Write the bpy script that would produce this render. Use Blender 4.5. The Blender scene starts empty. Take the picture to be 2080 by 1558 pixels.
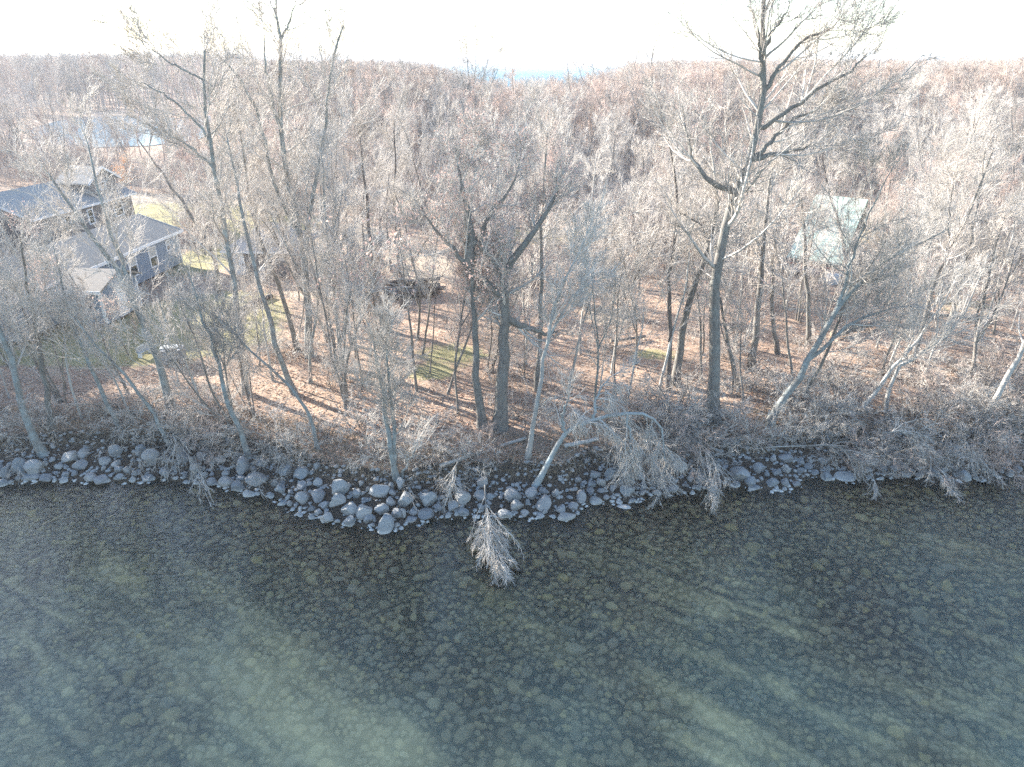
import bpy, math, random
import numpy as np
from mathutils import Vector
# ------------------------------------------------------------------ camera, world, sun
S = bpy.context.scene
C = S.collection
PITCH = math.radians(25.35); CAMH = 16.0; F = 1387.0; W0, H0 = 2080.0, 1558.0
cd = bpy.data.cameras.new('camera'); cam = bpy.data.objects.new('camera', cd); C.objects.link(cam)
cd.sensor_width = 36.0; cd.lens = 36.0 * F / W0; cd.clip_start = 0.1; cd.clip_end = 30000
cam.location = (0, 0, CAMH); cam.rotation_euler = (math.pi / 2 - PITCH, 0, 0)
S.camera = cam
SUN_EL = math.radians(18.5); SUN_AZ = math.radians(-57.0)      # azimuth from +Y, negative = to the left
w = bpy.data.worlds.new('World'); S.world = w; w.use_nodes = True
nt = w.node_tree; nt.nodes.clear()
sky = nt.nodes.new('ShaderNodeTexSky'); sky.sky_type = 'NISHITA'; sky.sun_disc = False
sky.sun_elevation = SUN_EL; sky.sun_rotation = SUN_AZ; sky.air_density = 1.0; sky.dust_density = 0.4; sky.ozone_density = 1.5
bg = nt.nodes.new('ShaderNodeBackground'); bg.inputs[1].default_value = 0.10
wo = nt.nodes.new('ShaderNodeOutputWorld')
tint = nt.nodes.new('ShaderNodeMix'); tint.data_type = 'RGBA'; tint.blend_type = 'MULTIPLY'; tint.inputs[0].default_value = 1.0; tint.inputs[7].default_value = (.96, .985, 1.0, 1); nt.links.new(sky.outputs[0], tint.inputs[6]); nt.links.new(tint.outputs[2], bg.inputs[0]); nt.links.new(bg.outputs[0], wo.inputs[0])
sd = bpy.data.lights.new('sun', 'SUN'); sun = bpy.data.objects.new('sun', sd); C.objects.link(sun)
sd.energy = 5.0; sd.angle = math.radians(0.5); sd.color = (1.0, 0.93, 0.82)
tosun = Vector((math.sin(SUN_AZ) * math.cos(SUN_EL), math.cos(SUN_AZ) * math.cos(SUN_EL), math.sin(SUN_EL)))
sun.rotation_euler = (-tosun).to_track_quat('-Z', 'Y').to_euler(); sun.location = (-30, 20, 60)
S.view_settings.view_transform = 'Standard'; S.view_settings.look = 'None'
S.view_settings.exposure = 2.35; S.view_settings.gamma = 1.0
S.cycles.max_bounces = 6; S.cycles.diffuse_bounces = 2; S.cycles.glossy_bounces = 2
S.cycles.transparent_max_bounces = 12; S.cycles.volume_bounces = 0; S.cycles.transmission_bounces = 2
S.cycles.caustics_reflective = False; S.cycles.caustics_refractive = False
S.cycles.use_denoising = False

rng = np.random.default_rng(7); random.seed(7)
cp, sp = math.cos(PITCH), math.sin(PITCH)
# ------------------------------------------------------------------ helpers: pixel <-> place
def ray(px, py):
    u = (px - W0 / 2) / F; v = (H0 / 2 - py) / F
    return np.array([u, cp + v * sp, -sp + v * cp])
def at_z(px, py, z=0.0):
    d = ray(px, py); t = (z - CAMH) / d[2]; return np.array([0, 0, CAMH]) + d * t
def at_y(px, py, Y):
    d = ray(px, py); return np.array([0, 0, CAMH]) + d * (Y / d[1])
def proj(x, y, z):
    dz = z - CAMH; dep = y * cp - dz * sp; up = y * sp + dz * cp
    return W0 / 2 + F * x / dep, H0 / 2 - F * up / dep, dep
def vnoise(x, y, s, seed=0):
    x = np.asarray(x, float) / s + seed * 17.3; y = np.asarray(y, float) / s - seed * 9.1
    xi = np.floor(x); yi = np.floor(y); fx = x - xi; fy = y - yi
    fx = fx * fx * (3 - 2 * fx); fy = fy * fy * (3 - 2 * fy)
    def h(a, b):
        v = np.sin(a * 127.1 + b * 311.7 + seed * 3.3) * 43758.5453; return v - np.floor(v)
    return (h(xi, yi) * (1 - fx) + h(xi + 1, yi) * fx) * (1 - fy) + (h(xi, yi + 1) * (1 - fx) + h(xi + 1, yi + 1) * fx) * fy
WL = [(-500, 980), (0, 985), (100, 975), (200, 978), (330, 972), (420, 985), (480, 1000), (570, 1010), (600, 1040), (680, 1062), (790, 1078), (870, 1058), (960, 1048),
      (1080, 1050), (1160, 1052), (1205, 1018), (1290, 1020), (1310, 1000), (1400, 1000), (1480, 985), (1560, 1000), (1620, 990), (1645, 965), (1700, 977), (1850, 968), (1960, 973), (2080, 960), (2600, 955)]
_wl = np.array([at_z(a, b, 0.0)[:2] for a, b in WL]); _wl = _wl[np.argsort(_wl[:, 0])]
def shore(x): return np.interp(x, _wl[:, 0], _wl[:, 1])
def terrain(x, y):
    x = np.asarray(x, float); y = np.asarray(y, float)
    d = y - shore(x)
    land = np.interp(d, [0, 0.4, 1.6, 2.6, 4.2, 12, 60, 200, 1e5], [0, 0.12, 0.5, 0.95, 1.1, 1.2, 1.3, 1.3, 1.3])
    land = land + (vnoise(x, y, 2.3, 3) - .5) * 0.22 * np.clip((d - 1) / 3, 0, 1) * np.clip((90 - d) / 40, 0, 1)
    bed = -np.interp(-d, [0, 0.6, 3, 7, 13, 30, 200], [0, 0.22, 0.6, 0.95, 1.35, 2.2, 3.0]) + (vnoise(x, y, 1.7, 5) - .5) * 0.12
    return np.where(d > 0, land, bed)
def on_ground(px, py):
    z = 1.2 if py < 900 else 0.3
    for _ in range(6):
        p = at_z(px, py, z); z = float(terrain(p[0], p[1]))
    return np.array([p[0], p[1], z])
# ------------------------------------------------------------------ helpers: objects
def tag(o, label=None, cat=None, group=None, kind=None):
    if label: o['label'] = label
    if cat: o['category'] = cat
    if group: o['group'] = group
    if kind: o['kind'] = kind
    return o
def obj(name, me, parent=None, mat=None):
    o = bpy.data.objects.new(name, me); C.objects.link(o)
    if mat is not None and me is not None and len(me.materials) == 0: me.materials.append(mat)
    if parent is not None: o.parent = parent
    return o
def empty(name, loc, rz=0.0):
    o = bpy.data.objects.new(name, None); C.objects.link(o); o.location = loc; o.rotation_euler = (0, 0, rz)
    o.empty_display_size = 0.3
    return o
def raw_mesh(name, V, Fq, mats=(), midx=None, smooth=True):
    """V (n,3); Fq list of arrays of same-size faces"""
    me = bpy.data.meshes.new(name)
    V = np.ascontiguousarray(V, np.float32)
    me.vertices.add(len(V)); me.vertices.foreach_set('co', V.ravel())
    loops = np.concatenate([f.ravel() for f in Fq]).astype(np.int32)
    tot = np.concatenate([np.full(len(f), f.shape[1], np.int32) for f in Fq])
    me.loops.add(len(loops)); me.loops.foreach_set('vertex_index', loops)
    me.polygons.add(len(tot)); st = np.concatenate([[0], np.cumsum(tot)[:-1]]).astype(np.int32)
    me.polygons.foreach_set('loop_start', st); me.polygons.foreach_set('loop_total', tot)
    if midx is not None: me.polygons.foreach_set('material_index', np.asarray(midx, np.int32))
    me.polygons.foreach_set('use_smooth', np.full(len(tot), smooth))
    for m in mats: me.materials.append(m)
    me.update(calc_edges=True)
    return me
def nrm(v): return v / np.maximum(np.linalg.norm(v, axis=-1, keepdims=True), 1e-9)
def tubes(batches):
    """list of (P (N,n,3), R (N,n), K) -> V, F"""
    Vs, Fs, off = [], [], 0
    for P, R, K in batches:
        N, n, _ = P.shape
        if N == 0: continue
        T = nrm(np.gradient(P, axis=1))
        D = nrm(P[:, -1] - P[:, 0]); ref = np.zeros_like(D); ref[np.arange(N), np.argmin(np.abs(D), axis=1)] = 1
        A = nrm(np.cross(T, ref[:, None, :])); B = np.cross(T, A)
        an = np.arange(K) * 2 * math.pi / K
        V = P[:, :, None, :] + R[:, :, None, None] * (A[:, :, None, :] * np.cos(an)[:, None] + B[:, :, None, :] * np.sin(an)[:, None])
        Vs.append(V.reshape(-1, 3))
        base = off + (np.arange(N)[:, None, None] * n + np.arange(n - 1)[None, :, None]) * K
        k = np.arange(K)[None, None, :]; k2 = (k + 1) % K
        q = np.stack([base + k, base + k2, base + K + k2, base + K + k], -1).reshape(-1, 4)
        Fs.append(q); off += N * n * K
    return np.concatenate(Vs), Fs
def spawn(rg, P, R, cnt, t0, t1, ang, lenf, n, up=0.05, wig=0.12, rr=0.6, rtip=0.3, rmin=0.004, lmin=0.15, dn=None, tpow=1.0, lcap=None, labs=None):
    N, n0, _ = P.shape
    L0 = np.linalg.norm(np.diff(P, axis=1), axis=2).sum(1)
    idx = np.repeat(np.arange(N), cnt); M = len(idx)
    t = t0 + (t1 - t0) * rg.random(M) ** tpow
    s = t * (n0 - 1.001); i = np.floor(s).astype(int); f = (s - i)[:, None]
    base = P[idx, i] * (1 - f) + P[idx, i + 1] * f
    r = R[idx, i] * (1 - f[:, 0]) + R[idx, i + 1] * f[:, 0]
    tan = nrm(P[idx, i + 1] - P[idx, i])
    perp = nrm(np.cross(tan, rg.normal(size=(M, 3))))
    a = np.radians(rg.uniform(ang[0], ang[1], M))[:, None]
    d = nrm(tan * np.cos(a) + perp * np.sin(a))
    L = (lenf * L0[idx] if labs is None else labs) * (1 - 0.55 * t) * rg.uniform(.55, 1.25, M)
    if lcap: L = np.minimum(L, lcap * rg.uniform(.7, 1.15, M))
    L = np.maximum(L, lmin)
    Q = np.empty((M, n, 3)); Q[:, 0] = base
    for k in range(1, n):
        d = d + wig * rg.normal(size=(M, 3)); d[:, 2] += up
        d = nrm(d); Q[:, k] = Q[:, k - 1] + d * (L / (n - 1))[:, None]
    r0 = np.maximum(r * rr * rg.uniform(.6, 1.0, M), rmin)
    RR = r0[:, None] * np.linspace(1, rtip, n)[None, :]; RR = np.maximum(RR, rmin * 0.6)
    return Q, RR
def resample(pts, n):
    pts = np.asarray(pts, float); s = np.concatenate([[0], np.cumsum(np.linalg.norm(np.diff(pts, axis=0), axis=1))])
    u = np.linspace(0, s[-1], n); out = np.stack([np.interp(u, s, pts[:, k]) for k in range(3)], 1)
    sm = out.copy()
    for _ in range(2): sm[1:-1] = (sm[:-2] + 2 * sm[1:-1] + sm[2:]) / 4
    return sm
def crown(rg, P, R, dens=1.0, t0=.35, l1=.42, twig=.0066, up=.09, n1=13, lcap=5.0, ang=(28, 62), droop=0.0):
    LL = np.linalg.norm(np.diff(P, axis=1), axis=2).sum(1); tt = np.full(len(P), .12); tt[0] = t0
    cn = np.clip(np.round(n1 * LL * (1 - tt) / 7.5), 3, 18).astype(int)
    parts = [spawn(rg, P[k:k + 1], R[k:k + 1], int(cn[k]), tt[k], .99, ang, l1, 9, up=up - droop, wig=.09, rr=.5, rtip=.2, rmin=.012, lmin=1.0, labs=lcap) for k in range(len(P))]
    a = np.concatenate([q[0] for q in parts]); ra = np.concatenate([q[1] for q in parts])
    b, rb = spawn(rg, a, ra, max(3, int(round(7 * dens))), .15, 1, (20, 50), .55, 7, up=.05 - droop, wig=.10, rr=.6, rtip=.35, rmin=.0095, lmin=.5)
    b2, rb2 = spawn(rg, P, R, max(3, int(6 * dens)), t0 + .1, 1, (30, 75), .12, 6, up=.06 - droop, wig=.11, rr=.3, rtip=.3, rmin=.009, lmin=.8)
    c_, rc = spawn(rg, b, rb, max(3, int(round(5 * dens))), .12, 1, (18, 46), .68, 5, up=.04 - droop, wig=.065, rr=.7, rtip=.5, rmin=twig * 1.2, lmin=.35)
    c2, rc2 = spawn(rg, b2, rb2, max(3, int(round(5 * dens))), .12, 1, (18, 48), .6, 5, up=.03 - droop, wig=.09, rr=.7, rtip=.55, rmin=twig * 1.2, lmin=.35)
    c3, rc3 = spawn(rg, a, ra, max(3, int(round(7 * dens))), .1, 1, (28, 60), .22, 5, up=.03 - droop, wig=.09, rr=.5, rtip=.5, rmin=twig * 1.2, lmin=.4)
    cc = np.concatenate([c_, c2, c3]); rcc = np.concatenate([rc, rc2, rc3])
    d_, rd = spawn(rg, cc, rcc, 2 if dens < 1.15 else 3, .1, .9, (16, 40), .72, 4, up=.04 - droop, wig=.045, rr=.8, rtip=.5, rmin=twig * .9, lmin=.35)
    return [(a, ra, 5), (b, rb, 4), (b2, rb2, 4), (cc, rcc, 3), (d_, rd, 3)]
def leaf_quads(rg, P, num, size=.07, clump=0.05):
    ends = P[rg.integers(0, len(P), num), rg.integers(1, P.shape[1], num)] + rg.normal(0, clump, (num, 3))
    a = nrm(rg.normal(size=(num, 3))) * (size * rg.uniform(.6, 1.3, (num, 1))); b = nrm(np.cross(a, rg.normal(size=(num, 3)))) * size * .6
    V = np.stack([ends - a, ends - b * .9 + a * .1, ends + a, ends + b], 1).reshape(-1, 3)
    return V, np.arange(num * 4).reshape(-1, 4)
# ------------------------------------------------------------------ helpers: materials
def mat(name):
    m = bpy.data.materials.new(name); m.use_nodes = True; n = m.node_tree; n.nodes.clear()
    out = n.nodes.new('ShaderNodeOutputMaterial'); b = n.nodes.new('ShaderNodeBsdfPrincipled'); n.links.new(b.outputs[0], out.inputs[0])
    b.inputs['Roughness'].default_value = .85; b.inputs['Specular IOR Level'].default_value = .25
    return m, n, b, out
def N(n, t, **kw):
    x = n.nodes.new(t)
    for k, v in kw.items():
        if k.startswith('i_'): x.inputs[k[2:].replace('_', ' ')].default_value = v
        else: setattr(x, k, v)
    return x
def noise(n, scale, detail=4, rough=.55, vec=None, dist=0):
    x = N(n, 'ShaderNodeTexNoise'); x.inputs['Scale'].default_value = scale; x.inputs['Detail'].default_value = detail; x.inputs['Roughness'].default_value = rough; x.inputs['Distortion'].default_value = dist
    if vec is not None: n.links.new(vec, x.inputs['Vector'])
    return x.outputs['Fac']
def ramp(n, fac, stops):
    r = N(n, 'ShaderNodeValToRGB'); e = r.color_ramp.elements
    while len(e) > 1: e.remove(e[-1])
    e[0].position = stops[0][0]; e[0].color = (*stops[0][1], 1)
    for p, c in stops[1:]: el = e.new(p); el.color = (*c, 1)
    n.links.new(fac, r.inputs[0]); return r.outputs[0]
def mix(n, fac, a, b, mode='MIX'):
    x = N(n, 'ShaderNodeMix', data_type='RGBA', blend_type=mode)
    for s, v in ((0, fac), (6, a), (7, b)):
        if hasattr(v, 'links'): n.links.new(v, x.inputs[s])
        elif s == 0: x.inputs[s].default_value = v
        else: x.inputs[s].default_value = (*v, 1)
    return x.outputs[2]
def math_(n, op, a, b=0.0, c=None, clamp=False):
    x = N(n, 'ShaderNodeMath', operation=op, use_clamp=clamp)
    for s, v in ((0, a), (1, b)) + (((2, c),) if c is not None else ()):
        if hasattr(v, 'links'): n.links.new(v, x.inputs[s])
        else: x.inputs[s].default_value = v
    return x.outputs[0]
def bump(n, b, h, strength=.5, dist=.02):
    x = N(n, 'ShaderNodeBump'); x.inputs['Strength'].default_value = strength; x.inputs['Distance'].default_value = dist
    n.links.new(h, x.inputs['Height']); n.links.new(x.outputs[0], b.inputs['Normal'])
def geo(n): return n.nodes.new('ShaderNodeNewGeometry')
def objco(n): return n.nodes.new('ShaderNodeTexCoord').outputs['Object']
def simple(name, c1, c2, scale=6, rough=.8, bmp=.3, detail=5, spec=.25, metal=0):
    m, n, b, o = mat(name); f = noise(n, scale, detail, .6, objco(n)); n.links.new(ramp(n, f, [(.3, c1), (.7, c2)]), b.inputs['Base Color'])
    b.inputs['Roughness'].default_value = rough; b.inputs['Specular IOR Level'].default_value = spec; b.inputs['Metallic'].default_value = metal
    bump(n, b, f, bmp, .02); return m
def bark(name, c1, c2, lich=None, amt=.5):
    m, n, b, o = mat(name); oc = objco(n)
    mp = N(n, 'ShaderNodeMapping'); mp.inputs['Scale'].default_value = (1, 1, .25); n.links.new(oc, mp.inputs[0])
    f = noise(n, 14, 6, .65, mp.outputs[0]); col = ramp(n, f, [(.3, c1), (.68, c2)])
    oi = n.nodes.new('ShaderNodeObjectInfo')
    col = mix(n, math_(n, 'MULTIPLY', oi.outputs['Random'], .35), col, (.20, .17, .15))
    if lich:
        g = noise(n, 2.2, 5, .7, oc); col = mix(n, math_(n, 'MULTIPLY', math_(n, 'SUBTRACT', g, .45, clamp=True), 5 * amt, clamp=True), col, lich)
    n.links.new(col, b.inputs['Base Color']); b.inputs['Roughness'].default_value = .9; bump(n, b, f, .7, .03); return m
def twigmat(name, cols):
    m, n, b, o = mat(name); g = geo(n); oi = n.nodes.new('ShaderNodeObjectInfo')
    v = math_(n, 'ADD', math_(n, 'MULTIPLY', g.outputs['Random Per Island'], .4), math_(n, 'MULTIPLY', oi.outputs['Random'], .6))
    n.links.new(ramp(n, v, cols), b.inputs['Base Color']); b.inputs['Roughness'].default_value = .75; return m
M_bark = bark('bark_grey', (.085, .08, .075), (.25, .23, .21), (.27, .29, .27), .35)
M_lich = bark('bark_lichen', (.12, .125, .12), (.30, .31, .30), (.31, .37, .38), .7)
M_dark = bark('bark_dark', (.05, .045, .045), (.17, .15, .14))
M_pale = bark('bark_pale', (.28, .27, .26), (.55, .53, .50), (.42, .5, .5), .3)
M_palb = bark('bark_pale_blue', (.20, .22, .225), (.46, .49, .49), (.34, .46, .51), .5)
M_twig = twigmat('twigs_grey', [(0, (.25, .225, .205)), (.5, (.58, .53, .485)), (1, (.42, .38, .345))])
M_twigp = twigmat('twigs_pale', [(0, (.30, .275, .25)), (.5, (.60, .555, .51)), (1, (.44, .41, .375))])
M_twigr = twigmat('twigs_russet', [(0, (.28, .215, .185)), (.5, (.52, .42, .37)), (1, (.40, .31, .27))])
def leafmat(name, cols, tr=.35):
    m, n, b, o = mat(name); g = geo(n); col = ramp(n, g.outputs['Random Per Island'], cols); n.links.new(col, b.inputs['Base Color'])
    t = n.nodes.new('ShaderNodeBsdfTranslucent'); n.links.new(col, t.inputs[0]); mx = n.nodes.new('ShaderNodeMixShader'); mx.inputs[0].default_value = tr
    n.links.new(b.outputs[0], mx.inputs[1]); n.links.new(t.outputs[0], mx.inputs[2]); n.links.new(mx.outputs[0], o.inputs[0]); return m
M_leaf = leafmat('dry_leaves', [(0, (.54, .37, .32)), (.5, (.68, .49, .44)), (1, (.60, .40, .32))])
M_leafo = leafmat('orange_leaves', [(0, (.52, .22, .08)), (.5, (.60, .32, .14)), (1, (.42, .20, .09))])
M_leafy = leafmat('yellow_green_leaves', [(0, (.30, .34, .06)), (1, (.48, .46, .12))])
# ------------------------------------------------------------------ the ground and the lake bed
def smooth01(v, a, b): return np.clip((v - a) / (b - a), 0, 1)
def blob(x, y, px, py, rx, ry):          # soft patch centred on a place
    p = on_ground(px, py); return np.exp(-(((x - p[0]) / rx) ** 2 + ((y - p[1]) / ry) ** 2))
ys = np.concatenate([np.arange(2, 20, .6), np.arange(20, 32, .22), np.arange(32, 75, .45), np.arange(75, 130, 1.5), np.geomspace(130, 12000, 60)])
xs = np.concatenate([-np.geomspace(9000, 62, 40), np.arange(-60, 60.1, .42), np.geomspace(62, 9000, 40)])
X, Y = np.meshgrid(xs, ys); Z = terrain(X, Y)
nx, ny = len(xs), len(ys)
ii = (np.arange(ny - 1)[:, None] * nx + np.arange(nx - 1)[None, :]).reshape(-1)
Fg = np.stack([ii, ii + 1, ii + 1 + nx, ii + nx], 1)
dsh = Y - shore(X)
lawn = blob(X, Y, 150, 700, 7, 2.6) + blob(X, Y, 330, 665, 6.5, 5) + blob(X, Y, 450, 640, 3.6, 5) + blob(X, Y, 420, 690, 2.8, 1.6) * .8 + blob(X, Y, 10, 690, 6, 3) \
    + blob(X, Y, 420, 530, 4, 5) + blob(X, Y, 330, 428, 14, 5) + blob(X, Y, 430, 450, 8, 3) + blob(X, Y, 560, 470, 6, 6) * .7 \
    + .75 * blob(X, Y, 920, 720, 3, 2.2) + .8 * blob(X, Y, 870, 760, 1.5, 1) + .7 * blob(X, Y, 1330, 720, 2.2, 1.2) + .6 * blob(X, Y, 1100, 480, 9, 7) + .6 * blob(X, Y, 1850, 480, 16, 9) + .5 * blob(X, Y, 1950, 620, 7, 4)
sand = blob(X, Y, 830, 545, 4.6, 6.5) + blob(X, Y, 700, 500, 6, 8) + blob(X, Y, 660, 580, 3, 4) + blob(X, Y, 300, 402, 22, 3) + blob(X, Y, 520, 405, 26, 3.5) + blob(X, Y, 760, 408, 20, 3) + blob(X, Y, 330, 440, 9, 1.4) + .5 * blob(X, Y, 640, 480, 5, 6) \
    + .8 * blob(X, Y, 1240, 640, 3, 3) + .6 * blob(X, Y, 430, 550, 1.6, 3)
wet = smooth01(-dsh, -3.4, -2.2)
me = raw_mesh('ground', np.stack([X, Y, Z], -1).reshape(-1, 3), [Fg])
for nm, arr in (('lawn', lawn), ('sand', sand), ('bank', wet)):
    a = me.attributes.new(nm, 'FLOAT', 'POINT'); a.data.foreach_set('value', np.clip(arr, 0, 1.3).astype(np.float32).ravel())
mg, n, b, o = mat('ground_cover')
gp = geo(n).outputs['Position']
f1 = noise(n, 9, 6, .7, gp); f2 = noise(n, .55, 4, .6, gp); f3 = noise(n, 38, 3, .7, gp); f4 = noise(n, 2.1, 5, .6, gp)
vor = N(n, 'ShaderNodeTexVoronoi'); vor.inputs['Scale'].default_value = 13; n.links.new(gp, vor.inputs['Vector'])
sepc = N(n, 'ShaderNodeSeparateColor'); n.links.new(vor.outputs['Color'], sepc.inputs[0])
litter = ramp(n, sepc.outputs[0], [(0, (.24, .155, .115)), (.3, (.42, .285, .21)), (.6, (.54, .40, .31)), (.8, (.42, .24, .16)), (1, (.62, .50, .41))])
litter = mix(n, math_(n, 'MULTIPLY', f2, .55), litter, (.38, .31, .24))
litter = mix(n, math_(n, 'MULTIPLY', math_(n, 'SUBTRACT', f4, .5, clamp=True), 3, clamp=True), litter, (.24, .20, .165))
def attr(n, nm):
    a = N(n, 'ShaderNodeAttribute', attribute_name=nm); return a.outputs['Fac']
def mask(n, a, nz, lo=.42, k=5): return math_(n, 'MULTIPLY', math_(n, 'SUBTRACT', math_(n, 'ADD', a, math_(n, 'MULTIPLY', math_(n, 'SUBTRACT', nz, .5), .55)), lo), k, clamp=True)
grass = ramp(n, f1, [(.3, (.21, .195, .10)), (.5, (.33, .30, .16)), (.7, (.46, .41, .27))])
sandc = ramp(n, f1, [(.3, (.36, .285, .215)), (.6, (.50, .42, .33)), (.8, (.40, .28, .20))])
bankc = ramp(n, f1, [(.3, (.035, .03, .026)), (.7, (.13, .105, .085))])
col = mix(n, mask(n, attr(n, 'sand'), f4), litter, sandc)
col = mix(n, mask(n, attr(n, 'lawn'), f4), col, grass)
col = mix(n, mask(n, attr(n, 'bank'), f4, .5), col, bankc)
sx = N(n, 'ShaderNodeSeparateXYZ'); n.links.new(gp, sx.inputs[0])
bedc = ramp(n, noise(n, 3, 4, .6, gp), [(.3, (.05, .046, .032)), (.7, (.13, .115, .08))])
col = mix(n, math_(n, 'MULTIPLY', math_(n, 'SUBTRACT', .03, sx.outputs[2]), 20, clamp=True), col, bedc)
n.links.new(col, b.inputs['Base Color']); b.inputs['Roughness'].default_value = .95; b.inputs['Specular IOR Level'].default_value = .1
bump(n, b, math_(n, 'ADD', f3, f1), .8, .06)
tag(obj('ground', me, mat=mg), kind='structure')
# ------------------------------------------------------------------ water
mw, n, b, o = mat('lake_water'); n.nodes.remove(b)
gp = geo(n).outputs['Position']
mp = N(n, 'ShaderNodeMapping'); mp.inputs['Rotation'].default_value = (0, 0, math.radians(35)); mp.inputs['Scale'].default_value = (.8, 3.2, 1); n.links.new(gp, mp.inputs[0])
h1 = noise(n, 2.6, 3, .6, mp.outputs[0], .4); h2 = noise(n, 9, 2, .5, mp.outputs[0])
h = math_(n, 'ADD', h1, math_(n, 'MULTIPLY', h2, .35))
bp = N(n, 'ShaderNodeBump'); bp.inputs['Strength'].default_value = .30; bp.inputs['Distance'].default_value = .05; n.links.new(h, bp.inputs['Height'])
gl = N(n, 'ShaderNodeBsdfGlossy'); gl.inputs['Roughness'].default_value = .03; n.links.new(bp.outputs[0], gl.inputs['Normal'])
fr = N(n, 'ShaderNodeFresnel'); fr.inputs['IOR'].default_value = 1.47; n.links.new(bp.outputs[0], fr.inputs['Normal'])
tr = N(n, 'ShaderNodeBsdfTransparent'); tr.inputs[0].default_value = (.97, .98, .91, 1)
df = N(n, 'ShaderNodeBsdfDiffuse'); df.inputs[0].default_value = (.38, .50, .39, 1)
m1 = N(n, 'ShaderNodeMixShader'); m2 = N(n, 'ShaderNodeMixShader')
mk = noise(n, .22, 3, .5, gp)
dpt = N(n, 'ShaderNodeAttribute', attribute_name='depth').outputs['Fac']
n.links.new(math_(n, 'MULTIPLY', math_(n, 'MULTIPLY', math_(n, 'POWER', dpt, 2.0), .13), math_(n, 'SUBTRACT', math_(n, 'MULTIPLY', mk, 2.6), .55, clamp=True), clamp=True), m1.inputs[0])
n.links.new(tr.outputs[0], m1.inputs[1]); n.links.new(df.outputs[0], m1.inputs[2])
n.links.new(fr.outputs[0], m2.inputs[0]); n.links.new(m1.outputs[0], m2.inputs[1]); n.links.new(gl.outputs[0], m2.inputs[2]); n.links.new(m2.outputs[0], o.inputs['Surface'])
xw = np.concatenate([[-400, -120, -60], np.arange(-40, 41, 1.), [60, 120, 400]]); yw = np.concatenate([[-200, -60, -10, 0], np.arange(3, 31, .5)])
XW, YW = np.meshgrid(xw, yw); na_, nb_ = len(xw), len(yw); ii = (np.arange(nb_ - 1)[:, None] * na_ + np.arange(na_ - 1)[None, :]).reshape(-1)
me = raw_mesh('lake_water', np.stack([XW, YW, XW * 0], -1).reshape(-1, 3), [np.stack([ii, ii + 1, ii + 1 + na_, ii + na_], 1)])
a = me.attributes.new('depth', 'FLOAT', 'POINT'); a.data.foreach_set('value', np.clip(-terrain(XW, YW), 0, 2).astype(np.float32).ravel())
tag(obj('lake_water', me, mat=mw), kind='structure')
# lake bed on the near side, under and behind the camera
me = raw_mesh('lake_bed', np.array([[-400, -200, -2.4], [400, -200, -2.4], [400, 2.0, -2.2], [-400, 2.0, -2.2]]), [np.array([[0, 1, 2, 3]])])
tag(obj('lake_bed', me, mat=mg), kind='structure')
def pondmat(name, c, r=.08):
    m, n, b, o = mat(name); b.inputs['Base Color'].default_value = (*c, 1); b.inputs['Roughness'].default_value = r; b.inputs['IOR'].default_value = 1.33; b.inputs['Specular IOR Level'].default_value = .5 if r < .3 else .02
    gp = geo(n).outputs['Position']; bump(n, b, noise(n, .8, 3, .6, gp), .15, .1); return m
M_pond = pondmat('pond_water', (.16, .27, .36)); M_far = pondmat('far_lake_water', (.015, .13, .20), .6)
def sheet(name, pts, z, m, kind='structure'):
    P = np.array([[a, b, z] for a, b in pts]); me = raw_mesh(name, P, [np.arange(len(P))[None, :]]); return tag(obj(name, me, mat=m), kind=kind)
pp = [(60, 262), (120, 244), (190, 236), (260, 234), (330, 240), (400, 238), (455, 232), (480, 240), (450, 262), (400, 284), (300, 296), (180, 300), (80, 292)]
sheet('pond_water', [at_z(a, b, 1.42)[:2] for a, b in pp], 1.42, M_pond)
lk = [(-20, 380), (-60, 700), (-380, 2200), (-900, 4600), (1500, 4600), (420, 1100), (110, 560), (70, 400)]
sheet('far_lake', lk, 1.6, M_far)
# far shore beyond the lake
xf = np.linspace(-4500, 5500, 90); hf = 9 + 14 * vnoise(xf, xf * 0, 500, 2) + 5 * vnoise(xf, xf * 0, 90, 4)
V = np.concatenate([np.stack([xf, xf * 0 + 4700, xf * 0 + 1], -1), np.stack([xf, xf * 0 + 4900, hf + 1], -1), np.stack([xf, xf * 0 + 6500, hf + 1], -1)]); i = np.arange(89)
M_hill = simple('far_wood', (.07, .07, .065), (.13, .115, .105), .02)
tag(obj('hills', raw_mesh('hills', V, [np.stack([i, i + 1, i + 91, i + 90], 1), np.stack([i + 90, i + 91, i + 181, i + 180], 1)]), mat=M_hill), kind='structure')
# ------------------------------------------------------------------ stones
def ico(sub=3):
    import bmesh
    bm = bmesh.new(); bmesh.ops.create_icosphere(bm, subdivisions=sub, radius=1.0)
    V = np.array([v.co[:] for v in bm.verts]); Fc = np.array([[v.index for v in f.verts] for f in bm.faces]); bm.free(); return V, Fc
IV3, IF3 = ico(4); IV2, IF2 = ico(3)
def rock_shape(rg, V, cuts=6, rough=.05):
    V = V.copy()
    for _ in range(cuts):
        d = nrm(rg.normal(size=3)); h = rg.uniform(.50, .84); s = V @ d; over = np.clip(s - h, 0, None); V = V - np.outer(over * .95, d)
    for k in range(3):
        fr_ = rg.uniform(.8, 2.4, 3); ph = rg.uniform(0, 6, 3); V = V * (1 + rough * np.sin(V @ (nrm(rg.normal(size=3)) * 2.2 * (k + 1)) + ph[0]) / (k + 1))[:, None]
    a = rg.uniform(.82, 1.15, 3); return V * a
mr, n, b, o = mat('boulder_stone')
oc = objco(n); gp = geo(n).outputs['Position']; oi = n.nodes.new('ShaderNodeObjectInfo')
addv = N(n, 'ShaderNodeVectorMath', operation='ADD'); n.links.new(oc, addv.inputs[0]); n.links.new(oi.outputs['Random'], addv.inputs[1])
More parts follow.
